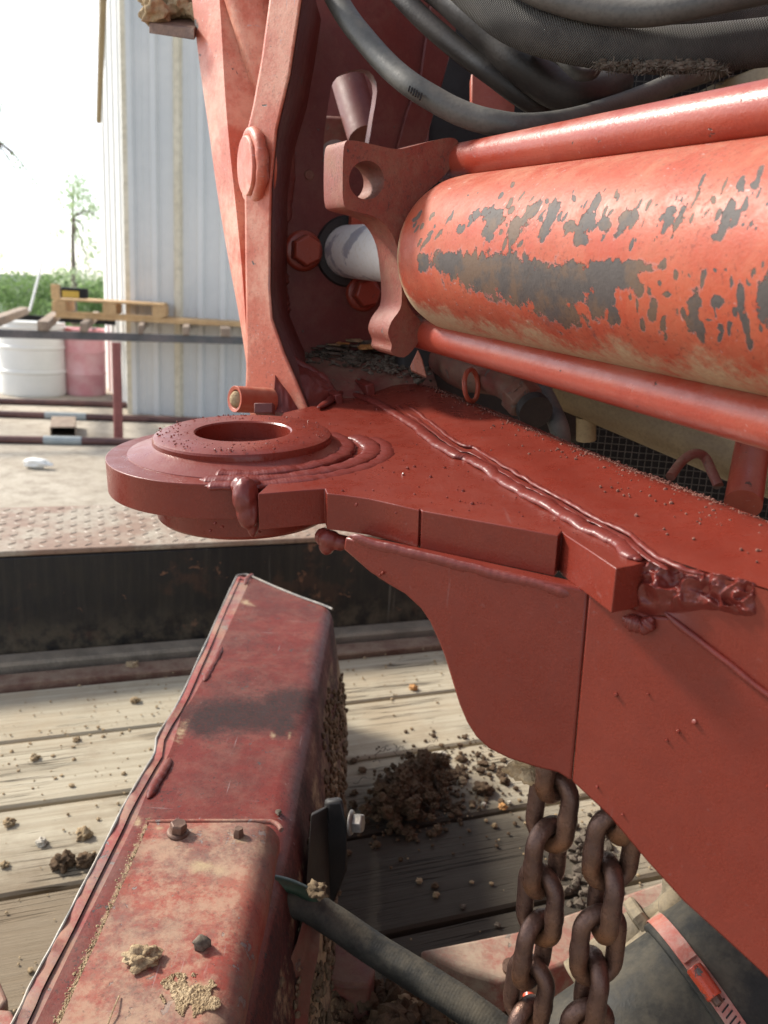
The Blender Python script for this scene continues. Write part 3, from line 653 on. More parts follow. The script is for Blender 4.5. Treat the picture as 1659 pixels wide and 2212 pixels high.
# hanging pole at the upper left
o = tube('hanging_pole', [P(225, -60, 3.4), P(219, 100, 3.9), P(213, 262, 4.6)], [0.016, 0.016, 0.014], M['tan'], None, seg=8); tag(o, 'thin tan pole hanging down in front of the white sky', 'pole')
# ---- bushes and trees
def leaves(name, mat, parent, clusters, n, size, seed):
    rn = random.Random(seed); vs = []; fs = []
    tot = sum(c[1] for c in clusters)
    for i in range(n):
        q = rn.random()*tot
        for c in clusters:
            q -= c[1]
            if q <= 0: break
        ctr, wt, sx = c
        while True:
            p = Vector((rn.uniform(-1, 1), rn.uniform(-1, 1), rn.uniform(-1, 1)))
            if 0.15 < p.length < 1: break
        p = Vector((p.x*sx[0], p.y*sx[1], p.z*sx[2]))+ctr
        a = Vector((rn.gauss(0, 1), rn.gauss(0, 1), rn.gauss(0, 1))).normalized(); b_ = a.orthogonal().normalized(); s = size*rn.uniform(0.6, 1.3)
        k = len(vs); vs += [p-a*s, p+b_*s*0.45, p+a*s, p-b_*s*0.45]; fs.append((k, k+1, k+2, k+3))
    o = mk(name, vs, fs, mat, parent, smooth=False); return o
Rb = random.Random(5)
for k, (x, w_, y, d, lb) in enumerate(((10, 80, 622, 26, 'leftmost green bush beyond the yard'), (80, 70, 618, 28, 'green bush behind the slanting white stick'), (150, 70, 625, 27, 'green bush behind the black box on the pallet'), (205, 60, 628, 25, 'rightmost green bush against the shed wall'), (245, 60, 632, 30, 'green bush partly behind the shed wall'))):
    ct = P(x, y, d); px = d/FPX; rx = w_*px; gz = ct.z-1.6
    t = thing('bush', lb, 'bush', Vector((ct.x, ct.y, gz)), 'green bushes beyond the yard')
    cl = []
    for i in range(16):
        cl.append((ct+Vector((Rb.uniform(-1, 1)*rx, Rb.uniform(-1, 1), Rb.uniform(-1.5, 0.15)+0.25*Rb.random())), 1, (0.62, 0.6, 0.55)))
    leaves('foliage', M['leaf'], t, cl, 5200, 0.055, k)
    tube('stem', [Vector((ct.x, ct.y, gz-0.5)), ct+Vector((.1, 0, -0.6)), ct], [0.05, 0.04, 0.02], M['bark'], t, seg=8)
def tree(base, pts, lb, mat, cl, n, sz, seed):
    d = base[2]; b0 = P(*base); t = thing('tree', lb, 'tree', b0, 'trees beyond the yard')
    tube('trunk', catmull([P(*p) for p in [base]+pts], 4), [0.08*(1-i/(4*len(pts)+1)*0.85) for i in range(4*len(pts)+1)], M['bark'], t, seg=8)
    for c in cl[::2]:
        a = P(*pts[len(pts)//2]); b_ = P(c[0], c[1], d); tube('limb', [a, a.lerp(b_, 0.55)+UP*0.1, b_], [0.03, 0.02, 0.008], M['bark'], t, seg=6)
    leaves('crown', mat, t, [(P(c[0], c[1], d+(i % 3-1)*0.4), c[3], (c[2]*1.35*d/FPX, 0.6, c[2]*1.25*d/FPX)) for i, c in enumerate(cl)], n, sz, seed)
tree((160, 700, 18), [(160, 640, 18), (158, 560, 18), (157, 470, 18), (160, 400, 18)], 'slender young tree with sparse leaves against the white sky left of the shed', M['leafglare'],
     [(160, 402, 24, 2.4), (185, 432, 20, 1.6), (206, 462, 16, 1), (145, 440, 16, .8), (176, 470, 20, 1), (130, 505, 12, .5), (190, 515, 18, .9), (210, 545, 14, .7), (170, 560, 20, .8), (150, 600, 20, .8), (195, 590, 20, .7), (120, 540, 10, .2)], 1700, 0.040, 21)
tree((-10, 700, 20), [(-12, 600, 20), (-14, 450, 20), (-10, 300, 20), (-14, 160, 20)], 'mostly hidden tree at the left edge with sparse hanging twigs', M['leafglare'],
     [(4, 225, 14, .9), (0, 300, 6, .3), (4, 345, 8, .3), (40, 345, 14, .35), (52, 362, 8, .3), (10, 450, 8, .3), (62, 425, 14, .4), (35, 530, 12, .25), (82, 398, 10, .35), (60, 480, 8, .2), (0, 560, 14, .6)], 420, 0.045, 22)
# ================================================================== THE RED MACHINE
LN = (cr*0.015 + cu - cf*0.322).normalized(); LP0 = P(500, 985, 0.66)
def L(x, y, h=0.0): return PL(x, y, LP0+LN*h, LN)
TK = 0.026
frame_t = thing('boom_frame', 'freshly painted red-oxide steel boom frame with round pin boss, weld beads and upright bracket', 'machine frame', L(1000, 1100, -0.1))
FT = frame_t
C0 = L(504, 974); e1 = (L(700, 974)-C0).normalized(); e2 = LN.cross(e1)
if e2.dot(cf) < 0: e2 = -e2
RF = 0.0995
arc = []
for i in range(0, 61):
    a = rad(75 + (292-75)*i/60); arc.append(C0+(e1*math.cos(a)+e2*math.sin(a))*RF)
lugpts = arc + [L(*p) for p in [(557, 1067), (632, 1061), (702, 1055), (706, 1066), (740, 1069), (796, 1077), (850, 1089), (905, 1102), (908, 1099), (911, 1103), (1010, 1121), (1110, 1139), (1205, 1157), (1214, 1147), (1224, 1157), (1275, 1190), (1331, 1228), (1368, 1222), (1400, 1213), (1385, 1195), (1200, 1095), (985, 982), (850, 892), (760, 850), (732, 861), (708, 869), (614, 891)]]
prism('lug_plate', lugpts, -LN*TK, M['fresh'], FT, bevel=0.0022, seg=3)
CC = L(527, 970)
Hc = 0.0155; RC = 0.0725
def wobc(t, r, h): return 1+0.006*math.sin(3*t+1)*(1 if h < 0.009 else 0)+0.012*noise.noise(Vector((math.cos(t)*2, math.sin(t)*2, r*60)))*(1 if h < 0.009 else 0)
lathe('boss_collar', [(0.0385, -0.055), (0.0385, Hc-0.0012), (0.0398, Hc), (RC-0.007, Hc), (RC-0.001, Hc-0.0028), (RC, Hc-0.0045), (RC, 0.0075), (RC+0.004, 0.0055), (0.092, 0.0006), (0.094, -0.004), (0.094, -0.012), (0.05, -0.05)], CC, LN, M['fresh'], FT, seg=128, closed=True, wob=wobc, ang=28)
lathe('lower_collar', [(0.0386, -0.0235), (0.0725, -0.0235), (0.0725, -0.052), (0.070, -0.0545), (0.0386, -0.0545)], CC, LN, M['fresh'], FT, seg=96, closed=True, bevel=0.0008)
def beadrip(seed, amp=0.16, fr=1.0):
    def f(i, a): return 1+amp*(0.5*math.sin(i*fr) + 0.9*noise.noise(Vector((i*0.33, math.cos(a)*0.8, seed))))*(0.4+0.6*max(0, math.cos(a)))
    return f
def bead(path, r, mat=None, flat=0.6, up=None, n=10, seed=0, amp=0.16, fr=1.15, name='weld_bead', seg=14, jit=0.0006):
    pts = catmull(path, n)
    pts = [p+Vector((noise.noise(p*60+Vector((seed, 0, 0))), noise.noise(p*60+Vector((0, seed, 5))), noise.noise(p*60+Vector((9, 0, seed)))))*jit*1.6 for p in pts]
    m_ = len(pts); rr = [r*(0.35+0.65*min(1, (i+1)/5, (m_-i)/5))*(1+0.18*noise.noise(Vector((i*0.11, seed, 0)))) for i in range(m_)]
    # rebuild with normal = plate normal
    vs, fs = tube_vf(pts, rr, seg, cap='round', flat=flat, flatn=(up or LN), ripple=beadrip(seed, amp, fr))
    o = mk(name, vs, fs, mat or M['weld'], FT, ang=60); return o
# concentric weld runs to the right of the collar
for k, (Rw, a0, a1, r, h) in enumerate(((0.083, -98, 34, 0.0090, 0.0012), (0.0935, -102, 30, 0.0085, -0.0006), (0.104, -98, 24, 0.0080, -0.0016))):
    pth = [CC + (e1*math.cos(rad(a0+(a1-a0)*i/40))*(1+0.13*(k > 0)*max(0, math.cos(rad(a0+(a1-a0)*i/40)))) + e2*math.sin(rad(a0+(a1-a0)*i/40)))*Rw + LN*h for i in range(41)]
    bead(pth, r, flat=0.36, n=7, seed=k+1, amp=0.05, fr=2.1)
# long weld run
bp = [(740, 846), (800, 864), (850, 891), (900, 924), (950, 962), (985, 984), (1012, 990), (1050, 1014), (1100, 1046), (1150, 1074), (1200, 1100), (1250, 1129), (1300, 1154), (1345, 1178), (1376, 1206)]
bead([L(*p, 0.001) for p in bp], 0.0060, flat=0.5, n=26, seed=11, amp=0.06, fr=2.0, jit=0.0010)
bead([L(x+10, y-12, 0.003) for x, y in bp]+[L(1440, 1230, 0.002)], 0.0022, flat=0.3, n=22, seed=13, amp=0.10, fr=2.0)
bead([L(x+16, y-22, 0.004) for x, y in bp]+[L(1460, 1222, 0.004), L(1520, 1240, 0.004)], 0.0020, flat=0.7, n=12, seed=14, amp=0.3)
# top plate of the beam
A0 = L(740, 846); B0 = L(1380, 1190); bd = (B0-A0).normalized(); ac = LN.cross(bd)
if ac.dot(cf) < 0: ac = -ac
AL = rad(9); acr = (ac*math.cos(AL)+LN*math.sin(AL)).normalized(); BN = bd.cross(acr)
if BN.dot(UP) < 0: BN = -BN
def BT(x, y, h=0.0): return PL(x, y, A0+LN*0.001+BN*h, BN)
front = [(700, 815), (760, 838), (850, 880), (985, 968), (1100, 1036), (1250, 1118), (1380, 1186), (1450, 1212), (1560, 1248), (1640, 1268), (1900, 1350)]
back = [(795, 760), (840, 780), (900, 800), (1000, 842), (1100, 880), (1230, 932), (1350, 978), (1430, 1006), (1520, 1038), (1600, 1068), (1900, 1180)]
def resamp(pl, n):
    pts = [Vector((x, y, 0)) for x, y in pl]; c = catmull(pts, 12); ln = [0]
    for i in range(1, len(c)): ln.append(ln[-1]+(c[i]-c[i-1]).length)
    out = []; j = 0
    for k in range(n):
        t = ln[-1]*k/(n-1)
        while j < len(c)-2 and ln[j+1] < t: j += 1
        q = (t-ln[j])/max(1e-9, ln[j+1]-ln[j]); v = c[j].lerp(c[j+1], q); out.append((v.x, v.y))
    return out
def grid_plate(name, fr, bk, fn, n, m_, drop, dn, mat, parent, thick=0.012):
    F_ = resamp(fr, n); B_ = resamp(bk, n); vs = []; fs = []
    for i in range(n):
        a = fn(*F_[i]); b_ = fn(*B_[i])
        for j in range(m_):
            t = j/(m_-1); p = a.lerp(b_, t); p = p - dn*drop(t, i/(n-1)); vs.append(p)
        vs.append(b_-dn*(drop(1, i/(n-1))+thick)); 
    w_ = m_+1
    for i in range(n-1):
        for j in range(w_-1): a = i*w_+j; fs.append((a, a+1, a+w_+1, a+w_))
    return mk(name, vs, fs, mat, parent, ang=50)
tp = grid_plate('beam_top_plate', front, back, BT, 160, 40, lambda t, s: 0.010*ss(0.70, 1.0, t)**1.3+0.0006*math.sin(t*9+s*7), BN, M['fresh'], FT, thick=0.02)
# dusty floor between beam and upright
FN_pts = (P(640, 800, 0.955), P(930, 812, 0.955), P(730, 742, 1.07)); FLN = (FN_pts[1]-FN_pts[0]).cross(FN_pts[2]-FN_pts[0]).normalized()
if FLN.dot(UP) < 0: FLN = -FLN
def FL(x, y, h=0.0): return PL(x, y, FN_pts[0]+FLN*h, FLN)
ff = [(580, 900), (700, 868), (770, 862), (860, 862), (960, 876)]; fb = [(600, 728), (690, 728), (760, 730), (860, 745), (930, 790)]
grid_plate('floor_plate', ff, fb, FL, 60, 16, lambda t, s: 0.020*ss(0.55, 0.0, t)-0.0, FLN, M['fresh'] if False else M['dirtyred'], FT)
# side plate
S1 = P(1337, 1330, 0.466); S0 = P(745, 1180, 0.602); SN = UP.cross(S1-S0).normalized()
if SN.dot(cf) > 0: SN = -SN
def S(x, y, h=0.0): return PL(x, y, S1+SN*h, SN)
lowr = [(1234, 1688), (1251, 1704), (1315, 1764), (1395, 1860), (1475, 1948), (1555, 2020), (1659, 2116), (1900, 2330)]
topr = [(1900, 1690), (1659, 1500), (1590, 1445), (1500, 1376), (1450, 1334), (1400, 1330), (1337, 1300), (1271, 1275)]
prism('side_plate', [S(*p) for p in lowr+topr], -SN*0.012, M['fresh'], FT, bevel=0.0016)
# gusset, bent away a little at the fold line
G1 = S(1271, 1300); G2 = S(1234, 1688); gd = S(930, 1330) + SN*0.024
GN = (G2-G1).cross(gd-G1).normalized()
if GN.dot(cf) > 0: GN = -GN
def G(x, y, h=0.0): return PL(x, y, G1+GN*h, GN)
left = [(1271, 1275), (1000, 1215), (745, 1160), (741, 1187), (796, 1235), (836, 1262), (874, 1284), (908, 1315), (927, 1343), (947, 1387), (960, 1420), (975, 1470), (991, 1522), (1007, 1560), (1027, 1592), (1055, 1618), (1099, 1640), (1155, 1658), (1205, 1670), (1234, 1688)]
prism('gusset_plate', [G(*p) for p in left], -GN*0.012, M['fresh'], FT, bevel=0.0016)
bead([G(*p, -0.0012) for p in [(760, 1162), (830, 1184), (905, 1200), (1000, 1222), (1080, 1243), (1160, 1262), (1235, 1283)]], 0.0036, up=GN, flat=0.5, n=14, seed=21, amp=0.12, fr=1.9)
bead([G(*p, 0.000) for p in [(850, 1186), (950, 1219), (1050, 1243), (1150, 1268), (1235, 1290)]], 0.0040, up=GN, flat=0.6, n=14, seed=22, amp=0.15, fr=1.9) if False else None
# chamfer strip
ch = [BT(1380, 1192), BT(1450, 1214), BT(1560, 1250), BT(1640, 1270), BT(1900, 1352), S(1900, 1688), S(1659, 1498), S(1590, 1443), S(1500, 1374), S(1430, 1322), S(1390, 1300)]
vs = ch; n2 = 5
mbc = MB(); fl = [BT(1380, 1192), BT(1450, 1214), BT(1560, 1250), BT(1640, 1270), BT(1900, 1352)]; fo = [S(1380, 1296), S(1430, 1318), S(1520, 1390), S(1659, 1499), S(1900, 1689)]
FL5 = catmull(fl, 8); FO5 = catmull(fo, 8); vs = []; fs = []
for i in range(len(FL5)):
    for j in range(9):
        t = j/8; p = FL5[i].lerp(FO5[i], t); vs.append(p - BN*0.004*math.sin(math.pi*t))
for i in range(len(FL5)-1):
    for j in range(8): a = i*9+j; fs.append((a, a+1, a+10, a+9))
mk('chamfer_plate', vs, fs, M['fresh'], FT, ang=60)
bead([S(*p, 0.001) for p in [(1436, 1326), (1500, 1376), (1590, 1446), (1659, 1501), (1800, 1610)]], 0.0018, up=SN, flat=0.8, seed=5, n=8, amp=0.1, name='edge_bead')
def lump(name, blobs, mat, parent, vox=0.0012, sm=4, rough=0):
    mb = MB()
    for (c, r, sq) in blobs:
        vs_, fs_ = ico(3 if rough else 2); mb.add([c+(cr*v.x*sq[0]+cu*v.y*sq[1]+cf*v.z*sq[2])*r*(1+rough*noise.noise(v*2.2+c*90)+rough*0.6*noise.noise(v*5+c*50)) for v in vs_], fs_)
    o = mb.build(name, mat, parent)
    m1 = o.modifiers.new('Remesh', 'REMESH'); m1.mode = 'VOXEL'; m1.voxel_size = vox; m1.use_smooth_shade = True
    m2 = o.modifiers.new('Smooth', 'SMOOTH'); m2.factor = 0.6; m2.iterations = sm
    return o
bl = []
RL = random.Random(4)
for (x, y, r, h) in [(1415, 1295, 17, 1), (1445, 1278, 16, 1), (1480, 1300, 15, 1), (1500, 1272, 15, 1), (1535, 1300, 14, 1), (1560, 1270, 17, 1), (1595, 1285, 16, 1), (1620, 1310, 13, 1), (1470, 1330, 9, 1), (1430, 1240, 14, 0), (1480, 1240, 15, 0), (1530, 1245, 14, 0), (1400, 1265, 12, 0), (1580, 1250, 12, 0), (1610, 1262, 12, 0), (1396, 1330, 9, 0), (1388, 1345, 8, 0), (1375, 1352, 6, 0), (1550, 1325, 6, 1), (1510, 1335, 6, 1)]:
    t = (y-1230)/110.0; b_ = BT(x, min(y, 1262)) if y < 1262 else P(x, y, S(x, max(y, 1330)).__sub__(CAMP).dot(cf)-0.010*h)
    dd_ = (b_-CAMP).dot(cf); bl.append((b_, r*dd_/FPX*1.7, (1.3+RL.random()*0.9, 0.75, 0.8)))
def ridged(p):
    q = p + Vector((noise.noise(p*1.3), noise.noise(p*1.3+Vector((7, 0, 0))), noise.noise(p*1.3+Vector((0, 9, 0)))))*0.9
    return 1-abs(noise.noise(q))*2.2
vs = []; fs = []; NX = 190; NY = 90
for i in range(NX):
    u_ = i/(NX-1); x = 1366+u_*290
    top = BT(x, 1196+u_*66); bot = S(x, 1322+ (x-1440)*0.0 + 6*math.sin(u_*9)+ max(0, x-1450)*0.09)
    for j in range(NY):
        v_ = j/(NY-1); p = top.lerp(bot, v_)
        e_ = ss(0, 0.08, u_)*ss(1, 0.90, u_)*ss(0, 0.18, v_)*ss(1, 0.86, v_)
        q = Vector((u_*5.2+0.5*v_, v_*1.9, 3.1)); h = 0.0050*ridged(q)+0.0014*noise.noise(q*2.2)+0.0004*noise.noise(q*8) + 0.0035
        h += 0.006*math.exp(-((u_-0.20)/0.07)**2-((v_-0.62)/0.2)**2)
        outn = (SN*0.75+LN*0.65).normalized()
        vs.append(p + outn*(h*e_ - 0.0012*(1-e_)))
for i in range(NX-1):
    for j in range(NY-1): a = i*NY+j; fs.append((a, a+1, a+NY+1, a+NY))
mk('weld_lump', vs, fs, M['weld'], FT, ang=80)
bead([S(*p, 0.002) for p in [(1352, 1338), (1372, 1348), (1392, 1352), (1405, 1340)]], 0.0048, up=SN, flat=0.8, n=10, seed=44, amp=0.25)
# lumps at the boss: nose of the lug weld
def dL(x, y): return (L(x, y)-CAMP).dot(cf)
bl = [(P(520, 1052, dL(530, 1045)-0.004), .0075, (1, 1.1, 1)), (P(530, 1072, 0.572), .0095, (1, 1.5, 1)), (P(535, 1098, 0.574), .0085, (1, 1.8, 1)), (P(546, 1125, 0.578), .006, (.8, 2.0, 1)), (P(548, 1090, 0.571), .0050, (.8, 3.2, .8)), (P(538, 1048, dL(530, 1045)), .006, (1.6, 1, 1))]
lump('weld_lump', bl, M['weld'], FT, vox=0.0009, sm=4)
bl = [(P(712, 1165, 0.580), .007, (1.2, 1, 1)), (P(735, 1172, 0.580), .006, (1.4, 1, 1)), (P(706, 1178, 0.582), .006, (1, 1.2, 1)), (P(700, 1160, .585), .007, (1, 1, 1))]
lump('weld_lump', bl, M['weld'], FT, vox=0.0009, sm=3)
# ---- upright bracket
def V(n): return n.normalized()
fh = Vector((cf.x, cf.y, 0)).normalized()
BD = fh*0.135
strip = [(596, -70), (582, -10), (564, 124), (546, 225), (533, 280), (528, 330), (528, 440), (529, 560), (531, 700), (531, 800), (529, 850), (540, 900), (600, 905), (668, 890), (640, 822), (614, 762), (588, 688), (583, 620), (584, 520), (586, 400), (598, 280), (626, 160), (650, 0), (660, -70)]
UD = 0.868; UNn = (-cf*0.80 - cr*0.55); UNn.z = 0; UNn.normalize()
UP0 = P(560, 540, UD)
def U(x, y, h=0.0): return PL(x, y, UP0+UNn*h, UNn)
prism('upright_plate', [U(*p) for p in strip], BD, M['salmon2'], FT, bevel=0.003)
rb = [p for p in strip if p[1] >= -70][-11:]
rr_ = [U(*p)+cr*0.0008 for p in strip[13:]]
vs = []; fs = []
for p in rr_: vs += [p+fh*0.004, p+fh*0.155]
for i in range(len(rr_)-1): fs.append((2*i, 2*i+1, 2*i+3, 2*i+2))
mk('inner_dark_skin', vs, fs, M['inner'], FT, ang=60)  # thin skin that darkens the inner face of the upright
# pin head with its weld ring
pc = P(540, 360, 0.862); pax = (-cr*0.90-fh*0.42+UP*0.0).normalized()
ph = lathe('pin_head', [(0, -0.02), (0.0300, -0.02), (0.0300, 0.004), (0.0285, 0.006), (0, 0.006)], pc, pax, M['salmon2'], FT, seg=48, bevel=0.0006)
rg = []; a_, x_, y_ = frame(pax, UP)
rg = [pc-pax*0.0035+(x_*math.cos(2*math.pi*i/60)+y_*math.sin(2*math.pi*i/60))*0.0325 for i in range(60)]
vs, fs = tube_vf(rg, 0.0065, 12, closed=True, flatn=None, ripple=beadrip(3, 0.2, 1.1)); mk('weld_bead', vs, fs, M['salmon2'], ph, ang=60)
# outer cheek plate (sun-bleached) behind
lft = [(408, -60), (430, 132), (451, 280), (467, 400), (490, 540), (516, 680), (533, 790)]; fold = [(470, -60), (478, 60), (486, 200), (497, 330), (512, 470), (524, 600), (531, 700), (537, 790)]
K = [P(x, y, 0.985) for x, y in lft]; Fd = [P(x, y, 0.945) for x, y in fold]
vs = []; Kc = catmull(K, 6); Fc_ = catmull(Fd, 6); nn = min(len(Kc), len(Fc_)); fs = []
def rs3(c, n):
    out = []; ln = [0]
    for i in range(1, len(c)): ln.append(ln[-1]+(c[i]-c[i-1]).length)
    j = 0
    for k in range(n):
        t = ln[-1]*k/(n-1)
        while j < len(c)-2 and ln[j+1] < t: j += 1
        out.append(c[j].lerp(c[j+1], (t-ln[j])/max(1e-9, ln[j+1]-ln[j])))
    return out
Kc = rs3(Kc, 30); Fc_ = rs3(Fc_, 30); Rr = rs3([P(600, -60, .960), P(568, 300, .960), P(568, 790, .960)], 30)
Kb = [p+fh*0.05+cr*0.01 for p in Kc]
rows = [Kb, Kc, Fc_, Rr, [p+fh*0.03 for p in Rr]]
for row in rows: vs += row
for i in range(len(rows)-1):
    for j in range(29): a = i*30+j; fs.append((a, a+1, a+31, a+30))
mk('cheek_plate', vs, fs, M['salmon2'], FT, ang=20, bevel=0.0)
tube('brace_tube', [P(528, -70, 0.935), P(588, 235, 0.965)], [0.0330, 0.016], M['salmon2'], FT, seg=32)
# back wall with slot and rod hole
WN = (-fh*0.94 + r0*0.35).normalized(); W0 = P(611, 560, 0.985)
def W(x, y, h=0.0): return PL(x, y, W0+WN*h, WN)
CA = P(985, 553, 0.782); CB = P(1600, 578, 0.49); CD = (CB-CA).normalized()
hitt = (W0-CA).dot(WN)/CD.dot(WN); RH = CA+CD*hitt
wx = UP.cross(WN).normalized()
hole = [RH+(wx*math.cos(2*math.pi*i/40)*1.0+UP*math.sin(2*math.pi*i/40))*0.0375 for i in range(40)]
slot = [(664+.2*x, 133+.2*y) for x, y in [(280, 220), (340, 150), (430, 108), (520, 82), (590, 80), (660, 100), (710, 150), (745, 230), (752, 320), (735, 450), (705, 620), (680, 780), (660, 900), (560, 1000), (400, 1100), (300, 1180), (230, 1215), (190, 1140), (172, 1020), (175, 880), (190, 720), (205, 600), (235, 400), (250, 300)]]
wall = [(620, -80), (575, 300), (575, 560), (580, 790), (940, 830), (905, 560), (918, 303), (975, 100), (1010, -80)]
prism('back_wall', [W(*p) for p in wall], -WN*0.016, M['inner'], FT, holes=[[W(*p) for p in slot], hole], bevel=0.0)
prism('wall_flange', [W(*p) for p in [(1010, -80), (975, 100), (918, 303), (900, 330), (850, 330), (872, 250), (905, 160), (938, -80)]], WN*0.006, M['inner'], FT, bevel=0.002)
mk('rod_seal', *lathe_vf([(0.0317, 0.0), (0.0317, 0.004), (0.040, 0.003), (0.043, -0.001), (0.043, -0.03), (0.0, -0.03)], RH, WN, 48), M['black'], FT)
# slit and weld inside the corner
box('slit', W(609, 535, 0.004), wx*0.0022, UP*0.021, WN*0.003, M['dark'], FT)
bead([W(*p, 0.003) for p in [(622, 300), (618, 380), (615, 430), (612, 480)]], 0.010, mat=M['inner'], up=WN, flat=0.5, seed=31, n=12)
bead([W(*p, 0.003) for p in [(606, 585), (602, 620), (606, 660), (612, 685)]], 0.011, mat=M['inner'], up=WN, flat=0.6, seed=32, n=12, amp=0.3)
lump('tar_blob', [(W(617, 710, 0.004), .012, (.6, 2.0, .6)), (W(622, 735, 0.004), .010, (.7, 1.4, .6)), (W(608, 695, .006), .006, (1, 1.2, 1))], M['black'], FT, vox=0.0015)
hexbolt('bolt', W(654, 542, 0.0), WN, 0.032, M['tube'], FT, ref=UP)
hexbolt('bolt', W(783, 633, 0.0), WN, 0.030, M['tube'], FT, ref=UP+wx*0.3)
lathe('dent', [(0.006, 0), (0.005, .001), (0, .001)], W(668, 378, 0.0005), WN, M['dirtyred'], FT, seg=16)
# parts seen through the slot
tube('swing_link', [P(745, 150, 1.16), P(790, 300, 1.12)], 0.024, M['inner'], FT, seg=24)
box('link_block', P(765, 325, 1.18), r0*0.05, fh*0.02, UP*0.04, M['dirtyred'], FT, bevel=0.004)
tube('pin_end', [P(716, 352, 1.14), P(726, 340, 1.10)], 0.022, M['steelgrey'], FT, seg=24)
box('inner_web', P(790, 260, 1.30), r0*0.10, fh*0.01, UP*0.16, M['inner'], FT)
box('red_tab', W(772, 468, 0.012), wx*0.009, UP*0.014, WN*0.006, M['salmon'], FT, bevel=0.001)
# base of the upright: pipe stub, glossy weld fillet and cleats
a = P(506, 862, 0.845); b_ = P(585, 866, 0.875); ax = (b_-a).normalized()
ps = lathe('pipe_stub', [(0.0095, 0.001), (0.0135, 0.0), (0.0135, 0.045), (0.0095, 0.045)], a, ax, M['salmon'], FT, seg=32, closed=True, bevel=0.0005)
o = lump('clay_plug', [(a+ax*0.004, .0085, (1, 1.1, .8)), (a+ax*0.0-UP*0.003+r0*0.004, .005, (1.3, 1, 1))], M['clay'], ps, vox=0.0011, sm=1)
vs = []; fs = []; tl_ = resamp([(606, 742), (622, 768), (650, 786), (690, 806), (716, 828), (730, 848)], 50); bl_ = resamp([(590, 892), (625, 893), (655, 888), (690, 876), (712, 866), (734, 856)], 50)
for i in range(50):
    t = i/49; a = P(tl_[i][0], tl_[i][1], 0.935-0.02*t); b_ = P(bl_[i][0], bl_[i][1], 0.868+0.045*t*t)
    for j in range(26):
        q = j/25; p = a.lerp(b_, q); bulge = 0.010*math.sin(math.pi*q)*(1-0.7*t)
        vs.append(p-cf*bulge+LN*bulge*0.5+LN*(0.0018*noise.noise(Vector((t*7, q*5, 1)))+0.0010*noise.noise(Vector((t*20, q*8, 4)))))
for i in range(49):
    for j in range(25): a = i*26+j; fs.append((a, a+1, a+27, a+26))
mk('weld_fillet', vs, fs, M['weld'], FT, ang=80)
bead([P(x, y, d) for x, y, d in [(612, 752, .93), (640, 780, .928), (680, 803, .925), (712, 826, .918)]], 0.006, seed=88, flat=0.6)
def cleat(p0, p1, wpx, hh, nm='cleat'):
    d = (p1-p0); Ld = d.length; d.normalize(); s_ = BN.cross(d); box(nm, (p0+p1)/2, d*Ld/2, s_*wpx, BN*hh, M['weld'], FT, bevel=0.0012)
cleat(L(756, 828, 0.004), L(802, 852, 0.004), 0.005, 0.011)
cleat(L(706, 850, 0.003), L(733, 866, 0.003), 0.004, 0.007)
bead([L(*p, 0.003) for p in [(690, 880), (712, 866), (730, 852), (745, 842)]], 0.005, seed=61)
box('fixing_block', P(572, 884, 0.80), cr*0.009, cf*0.009, cu*0.005, M['inner'], FT, bevel=0.001)
# ---- debris, grit, paint nibs
gm = MB(); Rg = random.Random(9); BK = resamp(back, 400); FR = resamp(front, 400)
for i in range(5200):
    k = int(Rg.uniform(30, 399)); t = 1-abs(Rg.gauss(0, 0.11)) if Rg.random() < 0.85 else 1-abs(Rg.gauss(0, .3))
    if t < 0: continue
    x = FR[k][0]*(1-t)+BK[k][0]*t; y = FR[k][1]*(1-t)+BK[k][1]*t
    dr_ = 0.010*ss(0.70, 1.0, t)**1.3; a = BT(*FR[k]); b_ = BT(*BK[k]); p = a.lerp(b_, t)-BN*dr_
    if noise.noise(p*30)+0.5 < Rg.random()*0.8: continue
    r = 0.0004+abs(Rg.gauss(0, 1))*0.00040; vs_, fs_ = clod_vf(p+BN*r*0.2, r, Rg.random()*99, 1, 0.3, (1, 1, 1)); gm.add(vs_, fs_)
kind(gm.build('painted_grit', M['grit'], FT, smooth=False), 'stuff')
gm = MB()
for (x, y) in [(640, 1000), (600, 1004), (560, 1010), (585, 1018), (880, 1012), (895, 1008), (850, 1020), (870, 1025), (930, 1030), (740, 1060), (760, 950), (800, 915), (808, 880), (814, 885), (826, 1010), (770, 1090), (855, 1108), (1020, 1088), (820, 975), (812, 978), (400, 1015), (440, 1000), (415, 1022), (470, 1025), (380, 998), (355, 985), (330, 1005), (1000, 1060), (960, 1010), (900, 960), (905, 905)]:
    p = L(x, y, 0.0004); r = Rg.uniform(0.0007, 0.0016); vs_, fs_ = clod_vf(p, r, Rg.random()*99, 1, 0.15); gm.add(vs_, fs_)
for i in range(240):
    a = Rg.random()*6.28; rr = 0.042+Rg.random()**0.6*0.028; p = CC+(e1*math.cos(a)+e2*math.sin(a))*rr+LN*(Hc); r = 0.00035+abs(Rg.gauss(0, 1))*0.00030
    vs_, fs_ = clod_vf(p, r, Rg.random()*99, 1, 0.15); gm.add(vs_, fs_)
for i in range(170):
    x = Rg.uniform(560, 1300); y = Rg.uniform(880, 1180); p = L(x, y, 0.0002); r = Rg.uniform(0.0003, 0.0009)
    if y > 1060+(x-706)*0.19-5 or y < 850+(x-740)*0.53+20: continue
    vs_, fs_ = clod_vf(p, r, Rg.random()*99, 1, 0.15); gm.add(vs_, fs_)
